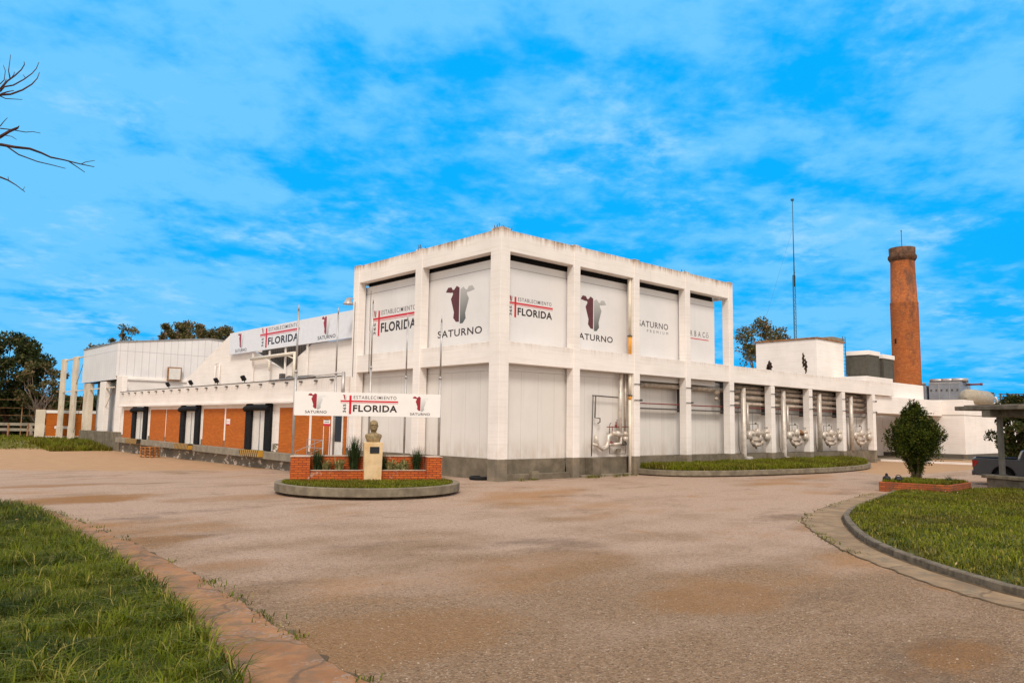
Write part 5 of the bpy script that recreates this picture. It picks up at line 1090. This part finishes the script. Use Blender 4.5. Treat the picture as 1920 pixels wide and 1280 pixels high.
for k in range(160):
    a = random.uniform(0, 6.28); s = random.uniform(.1, .42); p = Vector((c[0], c[1], .4)); q = p+Vector((math.cos(a)*s, math.sin(a)*s, random.uniform(.1, .38))); mb.add([p, p+Vector((.03, 0, .02)), q], [(0,1,2)])
mb.build('leaves', M_['tuft'], T)
# trees -----------------------------------------------------------------
def leaves_mesh(name, C, s, mat, parent, up=.2):
    n = len(C); N = rng.normal(size=(n, 3)); N /= np.linalg.norm(N, axis=1)[:, None]; T = np.cross(N, rng.normal(size=(n, 3))); T /= np.linalg.norm(T, axis=1)[:, None]; Bn = np.cross(N, T)
    sz = s*rng.uniform(.6, 1.3, n)[:, None]
    V = np.stack([C-T*sz, C+Bn*sz*.5, C+T*sz, C-Bn*sz*.5], 1); loc = np.array(wm(parent).translation)
    V = V-loc; me = bpy.data.meshes.new(name); me.vertices.add(4*n); me.vertices.foreach_set('co', V.ravel()); me.loops.add(4*n); me.loops.foreach_set('vertex_index', np.arange(4*n, dtype=np.int32))
    me.polygons.add(n); me.polygons.foreach_set('loop_start', (np.arange(n)*4).astype(np.int32)); me.update(calc_edges=True); me.materials.append(mat)
    o = bpy.data.objects.new(name, me); COL.objects.link(o); o.parent = parent; return o
def branchy(mb, p, d, L, r, depth, tips, rnd, spread=.6, grav=0.0):
    pts = [p]; q = Vector(p); dd = Vector(d).normalized()
    for k in range(4):
        dd = (dd+Vector((rnd.uniform(-1, 1), rnd.uniform(-1, 1), rnd.uniform(-.6, 1)))*.13+Vector((0, 0, grav))).normalized(); q = q+dd*L/4; pts.append(q.copy())
    rr = [r*(1-.35*k/4) for k in range(5)]; mb.tube(pts, rr, 6 if depth > 1 else 4, cap=False)
    if depth == 0: tips.append((pts[-1], L)); return
    tips.append((pts[3], L*.8)) if depth <= 1 else None
    for k in range(rnd.choice((2, 3, 3)) if depth > 1 else 3):
        nd = (dd+Vector((rnd.uniform(-1, 1), rnd.uniform(-1, 1), rnd.uniform(-.4, .7)))*spread).normalized(); branchy(mb, pts[rnd.choice((3, 4, 4))] if k else pts[4], nd, L*rnd.uniform(.6, .82), r*.62, depth-1, tips, rnd, spread, grav)
def tree(name, base, H, Wd, mat, bk, lab, cat='tree', nl=7000, ls=.3, seed=1, depth=3, spread=.65, trunk=.35, grp=None, sparse=1.0, trunks=1, crown=.62, nclump=60):
    rnd = random.Random(seed); T = thing(name, base, lab, cat, grp); mb = MB(); tips = []
    for k in range(trunks):
        a = rnd.uniform(0, 6.28); b = Vector(base)+Vector((math.cos(a), math.sin(a), 0))*(.4*(trunks > 1)*k)
        branchy(mb, b-Vector((0, 0, .3)), Vector((rnd.uniform(-.12, .12), rnd.uniform(-.12, .12), 1)), H*trunk, H*.022, depth, tips, rnd, spread, .05)
    P = np.array([tuple(t[0]) for t in tips]); bx = Vector(base); z = P[:, 2]-bx[2]; b3 = np.array([bx[0], bx[1], bx[2]])
    if not nl:
        wx = np.percentile(np.abs(P[:, :2]-b3[:2]).max(1), 82); f3 = np.array([(Wd/2*.88)/wx, (Wd/2*.88)/wx, H*.95/z.max()]); mb.v = [tuple(b3+(np.array(v)-b3)*f3) for v in mb.v]
        mb.build('trunk', bk, T); return T
    # limbs reach into clumps spread through an uneven crown volume
    mb = MB(); Hc = H*crown; cz = H-Hc/2; nc = nclump; CC = []
    for k in range(nc):
        a = rnd.uniform(0, 6.28); u = rnd.uniform(-1, 1); q = rnd.uniform(.25, 1)**.5; wob = .78+.3*noise.noise(Vector((math.cos(a)*1.3, math.sin(a)*1.3, u*1.5+seed)))+.22
        rr_ = math.sqrt(max(0, 1-u*u))**.8*q*wob; CC.append((b3[0]+math.cos(a)*rr_*Wd/2*.86, b3[1]+math.sin(a)*rr_*Wd/2*.86, b3[2]+cz+u*Hc/2*.86*(.85+.15*wob)))
    fork = b3+np.array([0, 0, max(H*.18, (H-Hc)*.55)])
    for t0 in range(trunks):
        o_ = np.array([rnd.uniform(-.6, .6), rnd.uniform(-.6, .6), 0])*(trunks > 1); mb.tube([b3+o_-np.array([0, 0, .3]), (b3+fork)/2+o_*1.4+np.array([rnd.uniform(-.2, .2), 0, 0]), fork+o_*1.8], [H*.024, H*.019, H*.016], 8)
    for k, c in enumerate(CC):
        if k % 2 and nc > 40: continue
        c = np.array(c); m1 = fork+(c-fork)*.35+np.array([rnd.uniform(-.5, .5), rnd.uniform(-.5, .5), H*.03]); m2 = fork+(c-fork)*.7+np.array([rnd.uniform(-.5, .5), rnd.uniform(-.5, .5), H*.02])
        mb.tube([fork, m1, m2, c], [H*.010, H*.0065, H*.004, H*.0015], 5, cap=False)
    mb.build('trunk', bk, T)
    CC = np.array(CC); m = len(CC); wgt = rng.uniform(.3, 1, m); idx = rng.choice(m, nl, p=wgt/wgt.sum()); rad = Wd*.085*sparse*rng.uniform(.6, 1.35, m)
    g = rng.normal(0, 1, (nl, 3)); g = g/np.linalg.norm(g, axis=1)[:, None]*(rng.random(nl)[:, None]**.45)*1.25
    C = CC[idx]+g*rad[idx][:, None]*np.array([1, 1, .75]); leaves_mesh('crown', C, ls, mat, T)
    return T
for a_ in LIT: litter(*a_)
# clipped tree in the brick bed
def clipped():
    base = G(1719, 898, .40); d = np.dot(base-CAM, f_); k = d/F; H = 143*k; Wd = 112*k
    T = thing('clipped_tree', base, 'small dense dark green tree with a diamond shaped crown in the brick bed', 'tree'); mb = MB(); b = Vector(base)
    for j in range(5):
        a = j*1.26; q = b+Vector((math.cos(a)*.05, math.sin(a)*.05, -.1)); mb.tube([q, q+Vector((math.cos(a)*.12, math.sin(a)*.12, .5)), q+Vector((math.cos(a)*.3, math.sin(a)*.3, 1.0)), q+Vector((math.cos(a)*.6, math.sin(a)*.6, 1.9))], [.09, .06, .045, .02], 7)
    mb.build('trunk', M_['bark'], T)
    zz = np.array([0, .08, .2, .3, .36, .44, .52, .60, .70, .80, .9, 1.0]); rr = np.array([.08, .14, .20, .34, .66, .95, 1.0, .92, .66, .44, .26, .04])
    C = []
    nc = 190
    for j in range(nc):
        z = rng.beta(2.2, 1.9) if j > 14 else rng.uniform(.02, .3); R0 = np.interp(z, zz, rr)*Wd/2*(.80+.1*math.sin(j)); a = rng.uniform(0, 6.28); q = math.sqrt(rng.uniform(.25, 1)); c = np.array([math.cos(a)*R0*q, math.sin(a)*R0*q, z*H*.95])
        s = (.16+.10*rng.random())*min(1, .4+R0); n = 230 if z > .25 else 90; p = np.clip(rng.normal(0, 1, (n, 3)), -1.7, 1.7)*s*np.array([.7, .7, 1.1])+c; C.append(p)
    # upright sprigs at the outline
    for j in range(130):
        z = rng.uniform(.35, 1); R0 = np.interp(z, zz, rr)*Wd/2; a = rng.uniform(0, 6.28); c = np.array([math.cos(a)*R0*.88, math.sin(a)*R0*.88, z*H*.95]); t = rng.random((28, 1)); C.append(c+t*np.array([math.cos(a)*.10, math.sin(a)*.10, .32])+rng.normal(0, .028, (28, 3)))
    C = np.concatenate(C)+np.array(base); leaves_mesh('crown', C, .047, M_['leaf_cyp'], T)
clipped()
# camera bags on the bed
def bag(px0, px1, pyt, pyb, lab, strap):
    c = G((px0+px1)/2, pyb, hb-.02); k = np.dot(c-CAM, f_)/F; w = (px1-px0)*k; h = (pyb-pyt)*k; c = c+np.array([*n2*.13, 0]); T = thing('bag', c, lab, 'bag', 'black bags left on the brick bed')
    mb = MB(); v = Vector(c); mb.ball((c[0], c[1], c[2]+h*.36), 1, w*.48, .17, h*.38); mb.box(c[0]-w*.36, c[0]+w*.36, c[1]-.15, c[1]+.12, c[2]+.0, c[2]+h*.5); mb.build('body', M_['bag'], T, bev=.03)
    if strap: MB().tube([(c[0]-w*.5, c[1]+.05, c[2]+h*.5), (c[0]-w*.55, c[1], c[2]+h*.85), (c[0]-w*.2, c[1]-.03, c[2]+h*.95), (c[0]+w*.2, c[1]-.05, c[2]+h*.8), (c[0]+w*.5, c[1]-.07, c[2]+h*.4), (c[0]+w*.95, c[1]-.12, c[2]+.02)], .018, 6).build('strap', M_['bag'], T)
    else: MB().ball((c[0], c[1], c[2]+h*.82), 1, w*.2, .06, h*.2).build('handle', M_['bag'], T)
bag(1654, 1668, 887, 903, 'small upright black bag at the left corner of the brick bed', False); bag(1674, 1693, 889, 904, 'wider black bag with a looped strap beside the small upright bag', True)
# bench wall, carport, truck -----------------------------------------------
W0 = G(1850, 916, 0); W1 = G(1920, 923.5, 0); dB = (W1-W0)[:2]; dB /= np.linalg.norm(dB); nB = np.array([-dB[1], dB[0]])
if np.dot(nB, (W0-CAM)[:2]) < 0: nB = -nB
rzB = math.atan2(dB[1], dB[0]); flip = 1 if np.dot(np.array([-dB[1], dB[0]]), nB) > 0 else -1
def q3(x, y, z): p = W0[:2]+dB*x+nB*y; return (p[0], p[1], z)
def kbox(mb, x0, x1, y0, y1, z0, z1): c = q3((x0+x1)/2, (y0+y1)/2, (z0+z1)/2); return mb.obox(c, (*dB*(x1-x0)/2, 0), (*nB*(y1-y0)/2, 0), (0, 0, (z1-z0)/2))
LWB = thing('low_wall', W0, 'low rough concrete wall with a thick cap at the right edge, carrying the carport post', 'wall')
hw = Vp(1850, 889, W0, dB)[1]; kbox(MB(), .02, 5, 0, .45, .0, hw-.16).build('wall', M_['carport'], LWB, bev=.02); kbox(MB(), -.2, 5.1, -.1, .55, hw-.158, hw).build('cap', M_['kerb'], LWB, bev=.02); kbox(MB(), .0, 5, -.04, .5, -.1, .06).build('footing', M_['brick3'], LWB)
CP = thing('carport', W0, 'flat lichen covered concrete carport roof on a grey post at the right edge', 'carport')
xp = Vp(1871, 850, W0, dB)[0]; wp = (Vp(1884, 850, W0, dB)[0]-Vp(1868, 850, W0, dB)[0])*.27; zr = Vp(1850, 769, W0, dB)[1]; xr0 = Vp(1808, 765, W0, dB)[0]; zt_ = Vp(1850, 761, W0, dB)[1]
kbox(MB(), xp-wp*.8, xp+wp*.8, .1, .1+wp*1.3, hw+.001, zr-.34).build('post', M_['post'], CP, bev=.01)
kbox(MB(), xr0, 5.2, -.55, 6.0, zr, zt_).build('roof_slab', M_['carport'], CP, bev=.02); kbox(MB(), xr0+.45, 5.2, -.4, 5.9, zt_+.001, zt_+.05).build('roof_upstand', M_['carport'], CP)
kbox(MB(), xp-.30, xp+.20, -.5, 5.8, zr-.33, zr-.002).build('cross_beam', M_['carport'], CP, bev=.02); kbox(MB(), xp+.21, 5.2, .1, .4, zr-.28, zr-.003).build('edge_beam', M_['carport'], CP)
kbox(MB(), xp-.2, xp+.2, 5.3, 5.6, 0, zr-.34).build('post', M_['post'], CP)
def truck():
    head = np.array([math.cos(R(-73)), math.sin(R(-73))]); rear = G(1813, 907, 0); rr = np.array([head[1], -head[0]]) # right hand side
    # origin: middle of the rear axle line on the ground, x forward, y left
    side_to_cam = 1 if np.dot(rr, (CAM-rear)[:2]) > 0 else -1
    o = rear[:2]-rr*side_to_cam*.75+head*.35
    T = thing('pickup_truck', (o[0], o[1], 0), 'dark grey double cab pickup truck parked behind the low wall under the carport', 'pickup', rz=math.atan2(head[1], head[0]))
    hwid = .93
    def wheelarch(x, r, z0, n=10): return [(x+r*math.cos(a), z0+r*math.sin(a)*1.0) for a in [math.pi-k*math.pi/n for k in range(n+1)]]
    low = .48
    prof = [(-.02, .62), (.06, low)]+wheelarch(1.25, .52, .46)+[(1.9, low)]+wheelarch(4.35, .52, .46)+[(5.15, low), (5.28, .7), (5.25, 1.02), (5.05, 1.12), (3.95, 1.22), (2.0, 1.30), (.05, 1.34), (-.05, 1.28), (-.06, .9)]
    MB().prism(prof, 2*hwid, lambda a, b, w: (a, hwid-w, b)).build('body', M_['truck'], T, bev=.05, local=True, seg=2)
    cab = [(1.92, 1.25), (2.10, 1.72), (2.35, 1.80), (3.25, 1.80), (3.60, 1.70), (4.15, 1.22)]
    V = [(a, s*(hwid-.03-.20*max(0, (b-1.22)/.58)), b) for s in (1, -1) for a, b in cab]; n = len(cab)
    MB().add(V, [tuple(range(n)), tuple(range(n, 2*n))[::-1]]+[((i+1) % n, i, n+i, n+(i+1) % n) for i in range(n)]).build('cab', M_['truck'], T, bev=.03, local=True)
    for s in (1, -1):
        yy = lambda b: s*(hwid-.018-.20*(b-1.22)/.58)
        for w in ([(2.28, 1.30), (2.42, 1.69), (2.80, 1.71), (2.83, 1.30)], [(2.90, 1.30), (2.88, 1.71), (3.30, 1.70), (3.52, 1.62), (3.95, 1.30)]): MB().add([(a, yy(b), b) for a, b in w], [(0,1,2,3) if len(w) == 4 else (0,1,2,3,4)]).build('side_window', M_['glass'], T, local=True)
        for x in (2.45, 3.35): MB().box(x, x+.24, s*(hwid+.002)-.02, s*(hwid+.002)+.02, 1.05, 1.10).build('door_handle', M_['steeld'], T, local=True)
        MB().add([(-.075, s*.62, 1.22), (-.075, s*.94, 1.22), (.20, s*.945, 1.21), (.14, s*.945, 1.04), (-.02, s*.945, .90), (-.075, s*.94, .90), (-.075, s*.70, .95)], [(0,1,5,6), (1,2,3,4,5)]).build('tail_light', M_['lamp_red'], T, local=True)
        for x in (1.25, 4.35):
            w = MB(); V = []; 
            pr = [(.10, .10), (.24, .12), (.26, .10), (.38, .11), (.40, .06), (.40, -.06), (.38, -.11), (.10, -.11)]
            for r, yy_ in pr: V += [(x+r*math.cos(k*math.pi/14), s*(hwid-.14)+yy_*s, .40+r*math.sin(k*math.pi/14)) for k in range(28)]
            tt = MB().add(V, [(i*28+k, i*28+(k+1) % 28, (i+1)*28+(k+1) % 28, (i+1)*28+k) for i in range(len(pr)-1) for k in range(28)], True).build('wheel', M_['tyre'], T, local=True)
            MB().add([(x+.24*math.cos(k*math.pi/6), s*(hwid-.01), .40+.24*math.sin(k*math.pi/6)) for k in range(12)], [tuple(range(12))]).build('rim', M_['steeld'], tt, local=True)
    MB().box(.72, 1.78, -.72, .72, .30, 1.1).box(3.82, 4.88, -.72, .72, .30, 1.05).build('wheel_housing', M_['dark'], T, local=True)
    MB().box(-.11, .05, -.85, .85, .48, .68).build('rear_bumper', M_['steeld'], T, bev=.03, local=True)
    MB().add([(2.02, -.62, 1.36), (2.02, .62, 1.36), (2.085, .58, 1.70), (2.085, -.58, 1.70)], [(0,1,2,3)]).build('rear_window', M_['glass'], T, local=True)
    MB().box(.1, 1.9, -.85, .85, 1.335, 1.38).build('bed_cover', M_['black'], T, bev=.02, local=True)
truck()
# ================================================================== TREES
def tr(px, ytop, ybase, d, wpx, **k):
    b = at(px, ybase, d); b[2] = -.3; zt = at(px, ytop, d)[2]; return dict(base=tuple(b), H=zt-b[2], Wd=wpx/F*d*1.15, **k)
tree('broadleaf_tree', **tr(1434, 590, 800, 150, 118, mat=M_['leaf_far'], bk=M_['bark'], lab='rounded olive brown tree behind the roof tank house', nl=9000, ls=.27, seed=3, sparse=1.0, crown=.75, nclump=80))
tree('broadleaf_tree', **tr(10, 622, 800, 132, 128, mat=M_['leaf_dark'], bk=M_['barkd'], lab='big dark tree at the left edge of the picture', nl=15000, ls=.26, seed=5, sparse=1.1, crown=.8, nclump=90))
tree('broadleaf_tree', **tr(70, 672, 806, 126, 74, mat=M_['leaf_far'], bk=M_['barkp'], lab='thin pale trunked tree right of the big dark tree', nl=3600, ls=.22, seed=8, sparse=.95, trunks=3, crown=.72, nclump=34))
tree('broadleaf_tree', **tr(214, 598, 800, 150, 84, mat=M_['leaf_far'], bk=M_['bark'], lab='sparse tree top rising behind the left end of the metal hall', nl=1500, ls=.26, seed=11, sparse=.9, crown=.5, nclump=26))
tree('bare_tree', **tr(273, 622, 800, 150, 34, mat=M_['leaf_far'], bk=M_['bark'], lab='leafless twiggy tree top between two leafy tree tops', nl=0, seed=14, trunk=.5))
tree('broadleaf_tree', **tr(312, 601, 800, 155, 66, mat=M_['leaf_far'], bk=M_['bark'], lab='leftmost of three close tree tops above the metal hall roof', nl=3600, ls=.27, seed=17, sparse=1.0, crown=.5, nclump=30, grp='close tree tops above the metal hall'))
tree('broadleaf_tree', **tr(356, 600, 800, 158, 96, mat=M_['leaf_far'], bk=M_['bark'], lab='middle and widest of three close tree tops above the metal hall roof', nl=7500, ls=.27, seed=21, sparse=1.0, crown=.42, nclump=60, grp='close tree tops above the metal hall'))
tree('broadleaf_tree', **tr(404, 609, 800, 160, 70, mat=M_['leaf_far'], bk=M_['bark'], lab='rightmost of three close tree tops, beside the roof banner', nl=5200, ls=.27, seed=25, sparse=1.0, crown=.42, nclump=44, grp='close tree tops above the metal hall'))
tree('broadleaf_tree', **tr(1912, 735, 840, 72, 76, mat=M_['leaf_dark'], bk=M_['barkd'], lab='dense dark bushy tree behind the carport at the right edge', nl=14000, ls=.14, seed=31, sparse=1.2, crown=.92, nclump=80))
tree('broadleaf_tree', **tr(1858, 733, 800, 130, 40, mat=M_['leaf_far'], bk=M_['bark'], lab='small scraggy tree top behind the annex roof', nl=1100, ls=.22, seed=35, crown=.6, nclump=24))
def treeline(px0, px1, yt, d, lab, n, ls, mat=None):
    a = at(px0, 790, d); b = at(px1, 790, d); zt = at((px0+px1)/2, yt, d)[2]; t = rng.random(n); C = a[None]+(b-a)[None]*t[:, None]; hh = np.array([noise.noise(Vector((x*14, 0, d))) for x in t])*.25+.85
    C = C+rng.normal(0, 1.5, (n, 3))*np.array([1, 1, 0]); C[:, 2] = -1+(zt+1)*hh*rng.random(n)**.6
    T = bpy.data.objects.new('tmp', None); o = leaves_mesh('far_woodland', C, ls, mat or M_['leaf_dark'], T); o.parent = None; bpy.data.objects.remove(T); tag(o, lab, 'woodland', kind='stuff')
treeline(-120, 260, 735, 165, 'dark belt of far woodland at the left horizon', 20000, .75)
treeline(-80, 110, 770, 140, 'yellow green scrub below the woodland at the far left', 5000, .35, M_['leaf_far'])
treeline(1830, 2150, 765, 190, 'low woodland on the right horizon', 8000, .8)
# bare tree left of the frame, only its branch ends reach into the picture
def bare_near():
    d = 14; b = np.array([-28.5, -13.5, 0]); T = thing('bare_tree', b, 'leafless tree whose dark thin branches reach in at the upper left', 'tree'); mb = MB()
    W_ = lambda px, py, dd=d: Vector(at(px, py, dd))
    tk = [Vector(b), Vector(b)+Vector((.1, .1, 3)), Vector(b)+Vector((.2, .3, 6)), Vector(b)+Vector((.1, .4, 8.5))]; mb.tube(tk, [.22, .17, .13, .06], 10); mb.build('trunk', M_['barkd'], T); mb = MB()
    def br(px, r0, r1): pts = [W_(*p) for p in px]; mb.tube(pts, [r0+(r1-r0)*k/(len(pts)-1) for k in range(len(pts))], 6)
    j1 = W_(-60, 205); j2 = W_(-60, 285); j3 = W_(-60, 330)
    mb.tube([tk[1], (tk[1]+j2)/2, j2, W_(-20, 274), W_(0, 271)], [.08, .05, .03, .026, .024], 6); mb.tube([tk[2]*.5+tk[1]*.5, j1, W_(-10, 184), W_(0, 178)], [.07, .035, .025, .022], 6); mb.tube([tk[1], j3, W_(0, 332)], [.05, .02, .014], 6); mb.tube([tk[2], W_(-80, 230), W_(-10, 263), W_(0, 257)], [.05, .04, .028, .026], 6)
    br([(0, 271), (28, 276), (56, 279), (78, 287), (95, 295), (120, 300), (152, 308), (177, 313)], .024, .006); br([(12, 274), (35, 290), (70, 303), (100, 310), (123, 316)], .012, .005); br([(128, 302), (143, 312), (159, 323)], .010, .005); br([(152, 308), (160, 304), (178, 301)], .008, .004)
    br([(0, 257), (18, 246), (33, 240)], .026, .018); br([(33, 240), (36, 236)], .014, .006); br([(0, 241), (20, 243), (48, 248), (62, 247), (76, 250)], .009, .004); br([(0, 237), (8, 227), (14, 221)], .008, .004); br([(10, 254), (22, 256), (31, 262)], .006, .004)
    br([(0, 178), (20, 177), (42, 169), (60, 158), (70, 147), (74, 136)], .018, .005); br([(0, 172), (8, 163), (25, 160), (45, 149), (60, 138), (68, 129), (73, 117)], .014, .005); br([(0, 168), (14, 152), (28, 142), (40, 131), (46, 121), (45, 116)], .015, .005); br([(19, 148), (16, 133), (20, 103)], .010, .004); br([(0, 158), (8, 150), (10, 133), (6, 122)], .008, .004); br([(0, 180), (10, 185), (42, 187)], .010, .004); br([(3, 176), (15, 172), (26, 170)], .012, .006); br([(20, 148), (26, 140), (27, 135)], .007, .004); br([(48, 147), (43, 140)], .006, .003); br([(0, 166), (9, 155), (12, 148)], .008, .004)
    br([(0, 332), (15, 338), (30, 347), (47, 360)], .014, .005); br([(16, 338), (15, 331)], .005, .003); br([(43, 356), (47, 350)], .005, .003)
    mb.build('branches', M_['barkd'], T)
bare_near()
# dark tyre-like ring by the plinth and cables down the end column
c = G(899, 899, .0); tag(MB().tube([(c[0]+.42*math.cos(k*math.pi/10), c[1]+.42*math.sin(k*math.pi/10), .09) for k in range(21)], .09, 8, cap=False).build('old_tyre', M_['tyre']), 'black tyre lying on the gravel against the grey plinth', 'tyre')
CBL = thing('cable', (-.7, 13, 0), 'thin grey cables hanging down the left face of the corner block', 'cable')
mb = MB()
for px, a, b in ((666, 566, 706), (696, 545, 620), (694, 620, 700)): p = X(px, a, -.68); q = X(px-1, b, -.68); mb.tube([p, (p[0], p[1]+.02, (p[2]+q[2])/2), (p[0], p[1], q[2])], .018, 6)
mb.build('wire', M_['steeld'], CBL)
